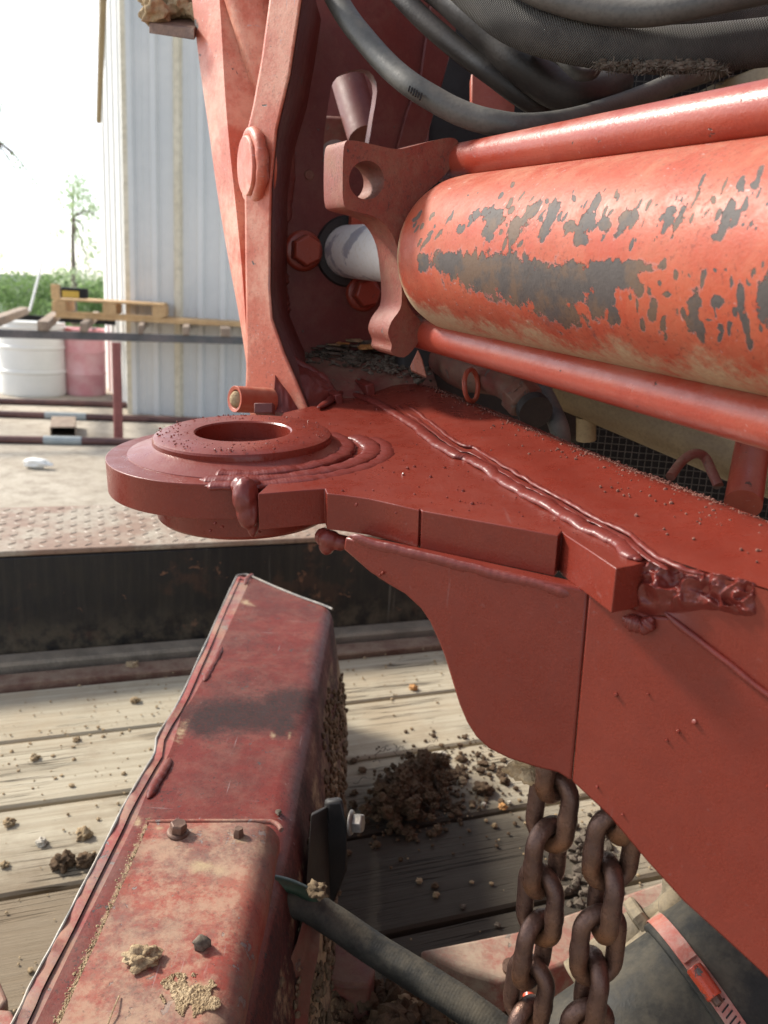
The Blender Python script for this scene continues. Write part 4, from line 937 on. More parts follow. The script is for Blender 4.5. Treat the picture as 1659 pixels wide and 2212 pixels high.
for (x, y) in [(820, 1243), (826, 1238), (1500, 1560), (1440, 1600), (1465, 1580), (1660, 1700), (1330, 1500), (1400, 1500), (1345, 1760), (1290, 1700)]:
    p = S(x, y, 0.0004) if x > 1000 else G(x, y, 0.001); r = Rg.uniform(0.0008, 0.0016); vs_, fs_ = clod_vf(p, r, Rg.random()*99, 1, 0.2); gm.add(vs_, fs_)
for (x, y) in [(465, 1130), (480, 1138), (455, 1146), (560, 1150), (530, 1122)]:
    r0_ = ray(x, y); 
    p = P(x, y, 0.5875); vs_, fs_ = clod_vf(p, 0.0014, Rg.random()*99, 1, 0.15); gm.add(vs_, fs_)
kind(gm.build('weld_spatter', M['fresh'], FT, smooth=True), 'stuff')
gm = MB()
for i in range(900):
    x = 640+abs(Rg.gauss(0, 1))*0+Rg.uniform(0, 290); y = 745+(x-640)*0.17+abs(Rg.gauss(0, 1))*16-6
    p = FL(x, y, 0.0); r = 0.0008+abs(Rg.gauss(0, 1))*0.0013; vs_, fs_ = clod_vf(p+FLN*r*0.6, r, Rg.random()*99, 1, 0.4, (1.3, 1, 0.7)); gm.add(vs_, fs_)
for i in range(260):
    x = Rg.gauss(775, 45); y = 752+abs(Rg.gauss(0, 1))*8-(14*math.exp(-((x-775)/45)**2)); p = FL(x, y, 0.002); r = 0.002+abs(Rg.gauss(0, 1))*0.002; vs_, fs_ = clod_vf(p+FLN*r, r, Rg.random()*99, 1, 0.5, (1.8, 1, 0.4)); gm.add(vs_, fs_)
db = gm.build('leaf_debris', M['debris'], None, smooth=False); kind(tag(db, 'dark crumbly leaf litter lying on the ledge under the piston rod', 'litter'), 'stuff')
for k, (x, y, w_) in enumerate(((800, 748, .010), (788, 752, .007), (740, 742, .006), (765, 735, .009), (815, 742, .005), (722, 745, .006))):
    c = FL(x, y, 0.012); vs_, fs_ = clod_vf(c, w_, k*7.3, 2, 0.5, (1.4, 1, 0.28), 2.2); o = mk('dry_leaf', vs_, fs_, M['amber'] if k < 3 else M['clay'], db, ang=40)
# ================================================================== HYDRAULIC CYLINDER
hy = thing('hydraulic_cylinder', 'big worn red hydraulic cylinder with peeling paint, chrome rod and two side tubes', 'hydraulic cylinder', CA)
BR = 0.070
a_, X_, Y_ = frame(CD, UP)
prof = [(0.0, -0.012), (0.030, -0.012), (0.050, -0.008), (0.060, 0.000), (0.0665, 0.010), (0.0692, 0.022), (BR, 0.036)]
LEN = 0.52; NV = 360; vs = []; fs = []; SEG = 220
hs = [(r, h) for r, h in prof] + [(BR, 0.036+(LEN-0.036)*i/NV) for i in range(1, NV+1)]
for (r, h) in hs:
    for k in range(SEG): t = 2*math.pi*k/SEG; vs.append(CA+CD*h+(X_*math.cos(t)+Y_*math.sin(t))*r)
for i in range(len(hs)-1):
    for k in range(SEG): fs.append((i*SEG+k, i*SEG+(k+1) % SEG, (i+1)*SEG+(k+1) % SEG, (i+1)*SEG+k))
bar = mk('barrel', vs, fs, None, hy, ang=60)
blobs = [(985, 572, 60, 22, 10), (1060, 590, 90, 42, 6), (1130, 610, 95, 50, 10), (1200, 620, 75, 48, 0), (1260, 600, 70, 35, 0), (1200, 665, 60, 30, 30), (1320, 595, 60, 34, 0), (1370, 575, 30, 13, 0), (1300, 645, 30, 42, 0), (1325, 680, 14, 22, 0), (914, 566, 14, 20, 10),
    (1068, 470, 20, 22, 0), (1058, 500, 10, 20, 10), (1030, 462, 12, 8, 0), (1110, 500, 12, 34, 18), (1145, 460, 9, 34, 38), (1125, 480, 16, 10, 0), (1185, 478, 10, 44, 22), (1200, 455, 6, 20, 30), (1230, 490, 14, 14, 0), (1268, 478, 14, 30, 10), (1285, 440, 7, 28, 32), (1255, 515, 16, 16, 0), (1308, 485, 12, 16, 0), (1350, 478, 11, 30, 28), (1372, 462, 9, 14, 0), (1440, 485, 7, 34, 24), (1466, 475, 7, 32, 22), (1452, 455, 12, 9, 0), (1575, 455, 9, 30, 20), (1565, 488, 10, 22, 30), (1590, 470, 8, 18, 20), (1550, 512, 12, 8, 0), (1542, 432, 6, 9, 0), (1565, 400, 3, 24, 22), (1515, 395, 4, 16, 25), (1600, 392, 5, 18, 25), (1638, 385, 6, 24, 20), (1630, 400, 9, 8, 0),
    (1410, 672, 9, 24, 0), (1432, 700, 7, 20, 10), (1425, 612, 5, 7, 0), (1440, 636, 10, 6, 0), (1380, 625, 10, 16, 0), (1400, 580, 14, 5, 10), (1500, 668, 13, 36, 0), (1515, 715, 10, 26, -10), (1517, 605, 4, 18, 0), (1551, 650, 15, 13, 0), (1580, 608, 4, 14, 0), (1600, 650, 8, 40, -3), (1613, 710, 8, 44, -12), (1655, 650, 20, 60, 0), (1530, 690, 12, 6, 0), (1495, 705, 9, 14, 0), (1240, 430, 5, 7, 0), (1330, 420, 3, 10, 20)]
Rc = random.Random(12)
for i in range(95):
    x = Rc.uniform(890, 1660); y = 478+Rc.gauss(0, 26)-(x-900)*0.03; blobs.append((x, y, Rc.uniform(1.5, 5), Rc.uniform(5, 17), Rc.uniform(15, 40)))
for i in range(45):
    x = Rc.uniform(1330, 1660); y = Rc.uniform(560, 730); blobs.append((x, y, Rc.uniform(2, 6), Rc.uniform(4, 14), Rc.uniform(-15, 15)))
for i in range(30):
    x = Rc.uniform(900, 1660); y = Rc.uniform(400, 520); blobs.append((x, y, Rc.uniform(1.5, 3), Rc.uniform(2, 6), 20))
def fieldat(bl, x, y):
    best = 9
    for (bx, by, rx, ry, an) in bl:
        dx = x-bx; dy = y-by
        if abs(dx) > 260 or abs(dy) > 180: continue
        c_ = math.cos(rad(an)); s_ = math.sin(rad(an)); ux = dx*c_+dy*s_; uy = -dx*s_+dy*c_
        q = math.sqrt((ux/rx)**2+(uy/ry)**2)
        if q < best: best = q
    return best
def chipf(v):
    x, y, d = pix(v)
    f = fieldat(blobs, x, y); return max(-0.5, 1-0.5*f) + 0.16*noise.noise(v*160)
def clayf(v):
    n_ = (v-CA); n_ = n_-CD*n_.dot(CD); h = (v-CA).dot(CD)
    dn = n_.normalized(); lo = -dn.dot(cu); a = ss(0.40, 1.0, lo)*0.72 + 0.50*ss(0.035, 0.0, h) + 0.30*ss(0.12, 0.0, h)*ss(-0.1, 0.6, lo)
    return a+0.25*noise.noise(v*22)
def sootf(v):
    x, y, d = pix(v); f = fieldat([(1185, 690, 40, 26, 20), (1285, 725, 5, 22, -30)], x, y); return 0.65*max(0, 1-0.5*f)
mt = paint('barrel_red', (0.34, 0.054, 0.025), (0.38, 0.105, 0.055), spec=0.28, rough=0.46, scratch=0.9, useattr=True, useattr2=True, chipcol=(0.070, 0.060, 0.056), mott=0.8, bump=0.0006, dust=0.55, speck=0.35, dustcol=(0.34, 0.17, 0.105), a2col=(0.05, 0.04, 0.04))
bar.data.materials.append(mt); attr(bar, 'chip', chipf); attr(bar, 'clay', clayf); attr(bar, 'soot', sootf)
# rod
p0 = CA-CD*0.005; hr = (RH-CA).dot(CD)
lathe('rod', [(0.0, hr-0.05), (0.0315, hr-0.05), (0.0315, hr-0.004), (0.0310, hr-0.002), (0.0315, 0.0), (0.0, 0.0)], CA, CD, M['chrome'], hy, seg=64)
# end cap casting
CP0 = CA-CD*0.006
def Cc(x, y, h=0.0): return PL(x, y, CP0+CD*h, CD)
cap = [(750, 303), (775, 305), (815, 314), (856, 322), (890, 316), (930, 305), (965, 298), (984, 300), (992, 315), (985, 345), (955, 385), (915, 420), (890, 450), (880, 500), (876, 560), (878, 640), (888, 668), (906, 690), (912, 712), (900, 745), (873, 772), (846, 762), (846, 744), (838, 720), (846, 694), (864, 668), (868, 640), (866, 600), (860, 545), (848, 508), (826, 479), (796, 464), (752, 452), (742, 436), (740, 400), (741, 340), (744, 312)]
cp = catmull([Vector((x, y, 0)) for x, y in cap]+[Vector((750, 303, 0))], 3)[:-1]
hc = [(792+38*math.cos(2*math.pi*i/36), 389+42*math.sin(2*math.pi*i/36)) for i in range(36)]
prism('end_cap', [Cc(p.x, p.y) for p in cp], -CD*0.046, M['cast'], hy, holes=[[Cc(*p) for p in reversed(hc)]], bevel=0.004, seg=3)
hc3 = Cc(792, 389); 
# raised rim round the eye, and necks
lathe('gland', [(0.036, -0.02), (0.050, -0.012), (0.060, -0.002), (0.064, 0.010)], CA, CD, M['cast'], hy, seg=64)
ua = P(957, 356, 0.800); ub = P(1659, 238, 0.470); ud = (ub-ua).normalized()
tube('side_tube', [ua, ua.lerp(ub, 0.5), ub, ub+ud*0.25], 0.0163, M['tube'], hy, seg=48, bevel=0.003)
la = P(899, 714, 0.830); lb_ = P(1659, 908, 0.470); ld_ = (lb_-la).normalized()
tube('side_tube', [la, la.lerp(lb_, 0.5), lb_, lb_+ld_*0.25], 0.0163, M['tube'], hy, seg=48, bevel=0.003)
print('DBG', [round((BT(*p)-CAMP).dot(cf), 3) for p in [(1659, 1090), (1659, 1265), (1200, 920), (850, 790)]], 'floor', (FL(730, 742)-CAMP).dot(cf), 'W', (W(783, 633)-CAMP).dot(cf))
# ================================================================== BEHIND THE CYLINDER
eng = thing('radiator_grille', 'dark radiator behind a fine wire grille crossed by a tan pipe', 'radiator', P(1400, 950, 1.0))
GNn = (-fh*0.985 + r0*0.0 - r0*0.12).normalized(); gx = UP.cross(GNn).normalized(); GP0 = P(1400, 950, 1.02)
if gx.dot(r0) < 0: gx = -gx
box('core', GP0-GNn*0.05+gx*0.20+UP*0.22, gx*0.40, UP*0.36, GNn*0.01, M['dark'], eng)
wm = MB()
for k in range(-22, 70):
    vs_, fs_ = box_vf(GP0+gx*k*0.0085+UP*0.20, gx*0.0005, UP*0.34, GNn*0.0005); wm.add(vs_, fs_)
for k in range(-15, 62):
    vs_, fs_ = box_vf(GP0+gx*0.33+UP*(k*0.0085)+GNn*0.0009-gx*0.12, gx*0.39, UP*0.0005, GNn*0.0004); wm.add(vs_, fs_)
kind(wm.build('grille_wires', M['wire'], eng, smooth=False), 'stuff')
tube('tan_pipe', [P(1150, 800, 0.97), P(1420, 908, 0.86), P(1800, 1060, 0.74)], 0.029, M['tandark'], eng, seg=40)
tube('pipe_foot', [P(1266, 900, 0.92), P(1266, 950, 0.93)], 0.011, M['tan'], eng, seg=20)
prism('tan_panel', [P(x, y, d) for x, y, d in [(1430, 235, .96), (1540, 180, .92), (1760, 95, .86), (1760, 300, .84), (1560, 330, .90), (1360, 352, .98)]], cf*0.02, M['tan'], eng, bevel=0.003)
box('housing_side', P(1080, 200, 1.30), r0*0.16, fh*0.02, UP*0.34, M['dark'], eng)
prism('orange_bracket', [P(x, y, 1.02) for x, y in [(1018, 158), (1118, 165), (1118, 262), (1018, 245)]], cf*0.02, M['salmon'], eng, bevel=0.002)
prism('red_web', [P(x, y, 0.98) for x, y in [(1205, 380), (1240, 362), (1320, 360), (1320, 420), (1205, 420)]], cf*0.01, M['salmon'], eng, bevel=0.001)
o = tube('wire_hook', catmull([P(1448, 1030, 0.60), P(1470, 1000, 0.61), P(1490, 984, 0.61), P(1508, 980, 0.61), P(1524, 990, 0.61), P(1536, 1015, 0.6), P(1552, 1050, 0.59)], 6), 0.0036, M['dirtyred'], None, seg=14); tag(o, 'bent dusty red rod loop standing above the grille behind the beam', 'rod loop')
o = tube('upright_conduit', [P(1630, 940, 0.63), P(1618, 1010, 0.60), P(1605, 1090, 0.57)], 0.0125, M['tube'], None, seg=24); tag(o, 'short upright dull red conduit at the right edge below the lower side tube', 'conduit')
# fitting group under the lower side tube
fg = thing('hose_fitting', 'dirty brown elbow fitting with hex nut under the lower side tube', 'pipe fitting', P(1130, 850, .80))
tube('elbow', catmull([P(960, 775, .95), P(1010, 800, .90), (P(1060, 815, .86)), P(1100, 835, .83), P(1130, 860, .81)], 5), [0.020, 0.020, 0.021, 0.022, 0.022, 0.022, 0.022, 0.021, 0.020, 0.019, 0.018, 0.017, 0.016, 0.015, 0.015, 0.015, 0.015, 0.015, 0.015, 0.015, 0.015], M['dirtyred'], fg, seg=20)
ax = (P(1160, 890, .80)-P(1110, 835, .82)).normalized()
hexbolt('hex_nut', P(1115, 845, .82), ax, 0.034, M['dirtyred'], fg, washer=False)
tube('nut_cap', [P(1150, 880, .80), P(1158, 892, .79)], 0.0165, M['black'], fg, seg=24)
rg = [P(1018, 833, .84)+(cr*math.cos(2*math.pi*i/30)*0.5+cu*math.sin(2*math.pi*i/30)+cf*0.6*math.cos(2*math.pi*i/30))*0.016 for i in range(30)]
vs, fs = tube_vf(rg, 0.0025, 8, closed=True); mk('clip_ring', vs, fs, M['salmon'], fg)
tube('grey_hose', catmull([P(1170, 840, .86), P(1190, 880, .83), P(1208, 925, .80), P(1212, 960, .8)], 4), 0.0095, M['rubbergrey'], fg, seg=20)
prism('fin', [P(x, y, .90) for x, y in [(886, 790), (903, 755), (912, 775), (922, 815), (890, 800)]], cf*0.01, M['salmon2'], fg, bevel=0.001)
box('dark_boss', P(1060, 850, 1.0), cr*0.115, cu*0.06, cf*0.02, M['black'], fg, bevel=0.01)
# ================================================================== HOSES
def hose(pts, r, mat, label, seg=28, n=8, flat=1.0):
    pth = catmull([P(*p) for p in pts], n); o = tube('hydraulic_hose', pth, r, mat, None, seg=seg); tag(o, label, 'hose'); return o
h1 = hose([(700, -60, .80), (728, 0, .80), (758, 48, .79), (790, 88, .78), (825, 128, .77), (858, 160, .76), (893, 187, .75), (930, 210, .745), (975, 235, .74), (1022, 254, .735), (1070, 266, .73), (1120, 273, .73), (1180, 270, .74), (1250, 257, .76), (1320, 234, .80), (1395, 206, .85), (1475, 172, .88), (1600, 132, .92), (1750, 90, .95)], 0.0109, M['rubber'], 'lowest grey hose of the bundle, curving in front of the dark red wall')
hose([(820, -60, .88), (874, 0, .86), (915, 42, .85), (960, 82, .84), (1010, 122, .83), (1062, 160, .82), (1120, 203, .82), (1175, 236, .83), (1230, 255, .86)], 0.0105, M['rubberdark'], 'thin dark brown hose running parallel above the grey curved hose')
hose([(880, -80, .86), (960, -20, .84), (1020, 34, .82), (1075, 88, .81), (1130, 140, .80), (1190, 185, .80), (1250, 205, .80), (1300, 200, .82), (1330, 180, .86)], 0.0185, M['rubberdark'], 'thick dark brown hose bending in front of the orange bracket')
hose([(960, -80, .76), (1040, -5, .75), (1100, 42, .74), (1170, 72, .73), (1260, 92, .72), (1360, 106, .71), (1460, 108, .70), (1570, 100, .69), (1750, 82, .68)], 0.0185, M['sleeve'], 'thick hose in a frayed woven sleeve across the top right')
hose([(1080, -60, .72), (1150, -18, .71), (1230, 10, .70), (1310, 26, .69), (1390, 30, .68), (1470, 20, .67), (1560, 0, .66), (1700, -30, .65)], 0.0100, M['rubber'], 'topmost grey hose arching along the upper edge')
hose([(1300, -40, .80), (1400, 0, .79), (1500, 20, .78), (1600, 30, .78), (1750, 20, .78)], 0.017, M['sleeve'], 'sleeved hose behind the topmost grey hose')
hose([(1500, 95, .86), (1560, 66, .85), (1640, 38, .84), (1750, 10, .84)], 0.014, M['rubber'], 'short grey hose rising to the top right corner')
o = hose([(1150, 104, .775), (1180, 112, .768), (1208, 124, .762), (1228, 142, .757), (1250, 160, .755), (1278, 158, .757), (1290, 140, .763)], 0.0058, M['rubbergrey'], 'pale grey tube standing for the polished highlight on an elbow between the thick hoses', seg=20); o.name = 'highlight_tube'  # highlight on the hose elbow, modelled as a pale tube
# frayed fibres under the sleeve
fm = MB(); Rf = random.Random(8)
for i in range(420):
    x = Rf.uniform(1290, 1570); y = 142+Rf.gauss(0, 5)+(x-1300)*0.02; c = P(x, y, .70-(x-1300)*.00007)
    a = Vector((Rf.gauss(0, 1), Rf.gauss(0, .6), Rf.gauss(-.5, .8))).normalized(); s_ = Rf.uniform(.003, .008)
    vs_, fs_ = tube_vf([c, c+a*s_*0.5+UP*Rf.gauss(0, .001), c+a*s_], 0.0004, 3); fm.add(vs_, fs_)
for i in range(90):
    x = Rf.uniform(1300, 1560); y = 140+Rf.gauss(0, 5); c = P(x, y, .70-(x-1300)*.00007); vs_, fs_ = clod_vf(c, Rf.uniform(.001, .0035), Rf.random()*99, 1, 0.5, (1.5, 1, .8)); fm.add(vs_, fs_)
kind(tag(fm.build('frayed_fibres', M['debris'], None, smooth=False), 'ragged fibres and crumbs hanging from the frayed hose sleeve', 'fibres'), 'stuff')
# printed marks on the grey hose
pm = MB()
for i in range(6):
    p = P(884+i*5, 192+i*3.4, 0.7375-0.0008*i); vs_, fs_ = box_vf(p, cr*0.0007, (cu+cr*0.3)*R.uniform(0.0015, 0.0028), cf*0.0012); pm.add(vs_, fs_)
pm.build('worn_print', M['dark'], h1)
# dirt-crusted plate end at the top left
pe = thing('crusted_step', 'rusty steel plate end crusted with grey clay beside the upright at the top', 'step plate', P(360, 30, 1.0))
prism('plate', [P(x, y, d) for x, y, d in [(322, 48, 1.0), (420, 62, .97), (440, 30, 1.05), (330, 22, 1.08)]], -UP*0.012, M['bolt'], pe, bevel=0.001)
bl = []
Rp = random.Random(2)
for i in range(34): bl.append((P(Rp.uniform(328, 430), Rp.uniform(-40, 30), Rp.uniform(1.0, 1.06)), Rp.uniform(.010, .017), (1.2, 1, 1)))
lump('clay_crust', bl, M['clay'], pe, vox=0.0013, sm=1, rough=0.5)
# ================================================================== CHAINS
WR = 0.0122; PITCH = 0.0382
def link_vf(w=0.0256, l=None, r=WR/2):
    l = l or PITCH; h = (l+WR)-w  # straight half portion
    pts = []; R_ = w/2; S_ = (PITCH+WR-2*R_-0.0)/2*1.0
    n = 12
    for k in range(n+1): a = math.pi*k/n; pts.append(Vector((R_*math.cos(a), 0, S_+R_*math.sin(a))))
    for k in range(n+1): a = math.pi+math.pi*k/n; pts.append(Vector((R_*math.cos(a), 0, -S_+R_*math.sin(a))))
    full = []
    for i in range(len(pts)):
        a = pts[i]; b_ = pts[(i+1) % len(pts)]; m_ = 6 if (b_-a).length > 0.012 else 1
        for q in range(m_): full.append(a.lerp(b_, q/m_))
    def rip(i, a): return 1+0.03*noise.noise(Vector((i*0.5, math.cos(a)*2, math.sin(a)*2)))+(0.10 if 15 <= i <= 16 else 0)
    return tube_vf(full, r, 18, closed=True, ripple=rip)
lv, lf = link_vf(); lme = bpy.data.meshes.new('link'); lme.from_pydata([tuple(v) for v in lv], [], lf); lme.materials.append(M['rust'])
bm = bmesh.new(); bm.from_mesh(lme); bmesh.ops.recalc_face_normals(bm, faces=bm.faces); bm.to_mesh(lme); bm.free(); sharp(lme, 60)
def chain(name, top, n, phi, label, swing=(0, 0), start=0, wig=5):
    t = thing(name, label, 'chain', top, 'rusty chains hanging under the boom side plate'); z = 0
    rc = random.Random(int(phi)+3)
    for i in range(n):
        o = bpy.data.objects.new('link', lme); COL.objects.link(o); o.parent = t
        a = rad(phi+(90 if (i+start) % 2 else 0)+rc.uniform(-wig, wig))
        z = -i*(PITCH-0.0006); o.location = Vector((swing[0]*z, swing[1]*z, z)); o.rotation_euler = (rad(rc.uniform(-2, 2)), rad(rc.uniform(-3, 3)), a)
    return t
chain('chain', P(1206, 1640, 0.543), 15, 44, 'left rusty chain hanging from the boom side plate', start=0)
chain('chain', P(1340, 1722, 0.523), 15, 8, 'right rusty chain hanging from the boom side plate', start=1, wig=4)
# ================================================================== WORN BOX, lower left
def lofted(name, leftl, ridgel, zt, rad_, down, flare, mat, parent, n=150, mtop=44, z0=None, attrs=None, far_cap=True, sag=0.0012, seed=1):
    Lc = resamp(leftl, n); Rc = resamp(ridgel, n); vs = []; fs = []
    for i in range(n):
        a = Z(*Lc[i], zt); b_ = Z(*Rc[i], zt); c = (b_-a); c.z = 0; W_ = c.length; c.normalize()
        for j in range(mtop):
            p = a+c*(W_-rad_)*j/(mtop-1); p = p+UP*sag*noise.noise(p*7+Vector((seed, 0, 0)))*min(1, j/3); vs.append(p)
        for k in range(1, 9):
            t = math.pi/2*k/8; vs.append(a+c*(W_-rad_+rad_*math.sin(t))-UP*rad_*(1-math.cos(t)))
        for k in range(1, 9):
            q = k/8; vs.append(a+c*(W_+flare*q)-UP*(rad_+(down-rad_)*q))
    w_ = mtop+16
    for i in range(n-1):
        for j in range(w_-1): a = i*w_+j; fs.append((a, a+1, a+w_+1, a+w_))
    if far_cap: 
        k = len(vs); vs.append(vs[0]-UP*down); fs.append(tuple(list(range(w_))+[k]))
    o = mk(name, vs, fs, mat, parent, ang=60)
    return o
ZT = 0.25
bx = thing('box_section', 'worn dull red steel box beam with dented left lip lying on the plank deck', 'steel box beam', Z(450, 1800, 0.05))
weldl = [(544, 1247), (520, 1297), (476, 1392), (441, 1462), (414, 1510), (392, 1545), (366, 1625), (322, 1703), (291, 1775), (230, 1900), (150, 2060), (70, 2225), (-60, 2480)]
ridge = [(722, 1318), (718, 1345), (705, 1414), (695, 1480), (685, 1546), (661, 1678), (648, 1766), (630, 1850), (600, 1990), (560, 2180), (500, 2480)]
b = lofted('box_skin', weldl, ridge, ZT, 0.030, 0.20, 0.045, M['boxred'], bx, n=170, mtop=60, seed=3)
def soot_dark_b(v):
    x, y, d = pix(v); f = fieldat([(520, 1545, 120, 34, 0), (620, 1520, 60, 30, -10), (445, 1560, 40, 30, 0), (610, 1560, 30, 30, 0)], x, y); a = 1.45*max(0, 1-0.5*f)
    f2 = fieldat([(540, 1340, 150, 4, 3), (535, 1400, 4, 18, 0), (500, 1615, 52, 4, -16)], x, y); a = max(a, 0.6*max(0, 1-0.6*f2)); 
    if v.z < ZT-0.012: a = max(a, 0.70+0.35*noise.noise(v*20))  # side below the ridge is darker all over, mottled
    return a + 0.05*noise.noise(v*14)
def clayb(v):
    x, y, d = pix(v); f = fieldat([(590, 1590, 10, 8, 30), (625, 1590, 5, 10, 0), (530, 1300, 30, 8, 20), (298, 1775, 12, 16, 20), (330, 1700, 6, 20, 20), (392, 1580, 14, 34, 25)]+[(318-20.75*k-5, 1790+46.6*k, 7, 44, 24) for k in range(9)], x, y); a = 0.6*max(0, 1-0.5*f)
    if v.z < ZT-0.05: a = max(a, 0.35+0.4*noise.noise(v*16+Vector((4, 4, 4)))+1.2*(ZT-0.05-v.z))
    return a
attr(b, 'soot', soot_dark_b); attr(b, 'clay', clayb); attr(b, 'chip', lambda v: 0)
# lip strip with torn outer edge
outer = [(511, 1245), (481, 1308), (450, 1378), (419, 1445), (384, 1520), (352, 1570), (338, 1594), (334, 1628), (310, 1668), (265, 1745), (245, 1787), (172, 1928), (120, 2030), (68, 2124), (24, 2216), (-130, 2480)]
Lo = resamp(outer, 140); Wi = resamp([(x+4, y) for x, y in weldl], 140); vs = []; fs = []
for i in range(140):
    a = Z(*Lo[i], ZT-0.005+0.002*noise.noise(Vector((i*0.14, 2, 0)))); b_ = Z(*Wi[i], ZT-0.0065)
    vs += [a-UP*0.005, a, a.lerp(b_, 0.06)+UP*0.0006, a.lerp(b_, 0.5)-UP*0.0008, b_]
    
for i in range(139):
    for j in range(4): k = i*5+j; fs.append((k, k+1, k+6, k+5))
lipm = paint('lip_red', (0.28, 0.055, 0.045), (0.24, 0.15, 0.13), rough=0.5, chip=0.25, chipscale=70, chipcol=(0.20, 0.17, 0.16), dust=0.5, mott=1, scratch=0.5)
mk('dented_lip', vs, fs, lipm, bx, ang=40)
eg = [Z(x, y, ZT-0.005+0.0015*noise.noise(Vector((x*.03, y*.03, 0)))) for x, y in resamp(outer, 90)]
tube('sheared_edge', eg, [0.0016+0.0009*noise.noise(Vector((i*0.3, 0, 0))) for i in range(90)], M['steelgrey'], bx, seg=8)
box('lip_web', Z(300, 1750, 0.14), (Z(300, 1750, .14)-Z(301, 1748, .14)).normalized()*0.001, UP*0.001, EP*0.001, M['black'], bx) if False else None
wb = [Z(x-4, y, ZT-0.004) for x, y in resamp(outer, 40)]; vs = []; fs = []
for p in wb: vs += [p+r0*0.012, p+r0*0.03-UP*0.17]
for i in range(39): fs.append((2*i, 2*i+1, 2*i+3, 2*i+2))
mk('left_web', vs, fs, M['black'], bx)
def bead2(pts, r, mat, seed): 
    o = bead([Z(x, y, ZT+0.001) for x, y in pts], r, mat=mat, up=UP, flat=0.6, seed=seed, amp=0.2); o.parent = bx; o.location = -bx.location; return o
bead2([(479, 1398), (466, 1425), (452, 1450), (441, 1470)], 0.0042, M['boxred'], 71)
bead2([(366, 1640), (352, 1668), (335, 1695), (322, 1722)], 0.0052, M['boxred'], 72)
bead2([(530, 1262), (535, 1250), (545, 1240)], 0.005, M['boxred'], 73)
0 and prism('bare_patch', [Z(x, y, ZT+0.0012) for x, y in [(402, 1545), (420, 1545), (408, 1580), (392, 1612), (375, 1625), (360, 1625), (372, 1595), (385, 1565)]], -UP*0.002, M['steelgrey'], bx)
vs = []; fs = []
ee = resamp([(511, 1244), (530, 1241), (550, 1248), (600, 1270), (650, 1290), (700, 1308), (718, 1316)], 40)
tube('seam_edge', [Z(x, y, ZT+0.001) for x, y in ee], 0.0022, M['steelgrey'], bx, seg=8)
# clay stuck on the right side
gm = MB(); Rq = random.Random(6); bvs = b.data.vertices
for i in range(1500):
    row = int(Rq.random()**1.2*150); jj = 60+8+Rq.randint(1, 7); c = bvs[row*76+jj].co.lerp(bvs[(row+1)*76+jj].co, Rq.random()).lerp(bvs[row*76+jj-1].co, Rq.random())+Vector((0.0005+Rq.random()*0.002, 0, 0))
    q = (ZT-c.z)/0.2
    if noise.noise(c*14)+0.1+q*0.55 < 0.35: continue
    vs_, fs_ = clod_vf(c, Rq.uniform(.0010, .0045), Rq.random()*99, 2, 0.5, (0.8, 1.4, 1.2)); gm.add(vs_, fs_)
kind(gm.build('stuck_clay', M['mud'], bx, ang=80), 'stuff')
# cover plate
cvz = 0.280
cl_ = [(322, 1777), (300, 1830), (265, 1911), (208, 2036), (156, 2150), (110, 2260), (20, 2480)]; crd = [(606, 1777), (600, 1800), (584, 1890), (560, 1994), (541, 2077), (516, 2202), (460, 2480)]
cv = lofted('cover_plate', cl_, crd, cvz, 0.026, 0.07, 0.0, M['coverred'], bx, n=130, mtop=50, seed=8)
cv['label'] = 'dusty cover plate with a hex bolt, clods and a clay patch on it'
def sootc(v):
    x, y, d = pix(v); f = fieldat([(560, 1860, 30, 60, 10), (440, 1850, 60, 20, 0), (300, 1890, 20, 40, 0), (500, 1970, 30, 50, 0)], x, y); return 0.28*max(0, 1-0.5*f)+0.16*noise.noise(v*16)
def clayc(v):
    x, y, d = pix(v); f = fieldat([(418, 2150, 66, 40, 20), (435, 1872, 40, 20, 0), (478, 1880, 24, 16, 0), (345, 1788, 16, 6, 0), (520, 1812, 20, 14, 0)], x, y)
    return 0.75*max(0, 1-0.5*f)-0.05
attr(cv, 'soot', sootc); attr(cv, 'clay', clayc); attr(cv, 'chip', lambda v: 0)
fe = resamp([(318, 1777), (400, 1775), (500, 1775), (575, 1775), (598, 1780), (608, 1793)], 30)
tube('cover_edge', [Z(x, y, cvz-0.002) for x, y in fe], 0.0026, M['coverred'], cv, seg=10)
le = resamp([(322, 1777), (265, 1911), (208, 2036), (156, 2150), (110, 2260)], 30)
vs = []; fs = []
for (x, y) in le: vs += [Z(x, y, cvz), Z(x, y, cvz)-r0*0.001-UP*0.004]
for i in range(29): fs.append((2*i, 2*i+1, 2*i+3, 2*i+2))
mk('cover_side', vs, fs, M['coverred'], cv)
gm = MB()
for i in range(1800):
    t = Rq.random(); k = int(t*29); x, y = le[k]; x -= abs(Rq.gauss(0, 7)); p = Z(x+3, y+Rq.uniform(-9, 9), ZT); r = 0.0003+abs(Rq.gauss(0, 1))*.0005; vs_, fs_ = clod_vf(p, r, Rq.random()*99, 1, 0.4); gm.add(vs_, fs_)
for i in range(3600):
    a = Rq.random()*6.28; rr = Rq.random()**0.7; x = 418+math.cos(a)*76*rr; y = 2152+math.sin(a)*50*rr+math.cos(a)*14*rr
    if noise.noise(Vector((x*0.045, y*0.045, 7)))+0.9-rr < 0.12: continue
    p = Z(x, y, cvz+0.001); r = (0.0004+abs(Rq.gauss(0, 1))*0.0007)*(1.3-rr*0.7); vs_, fs_ = clod_vf(p, r, Rq.random()*99, 1, 0.4, (1, 1, .8)); gm.add(vs_, fs_)
kind(tag(gm.build('clay_crumbs', M['clay'], None, smooth=False), 'tan clay crumbs piled on the cover plate and along its left edge', 'clay crumbs'), 'stuff')
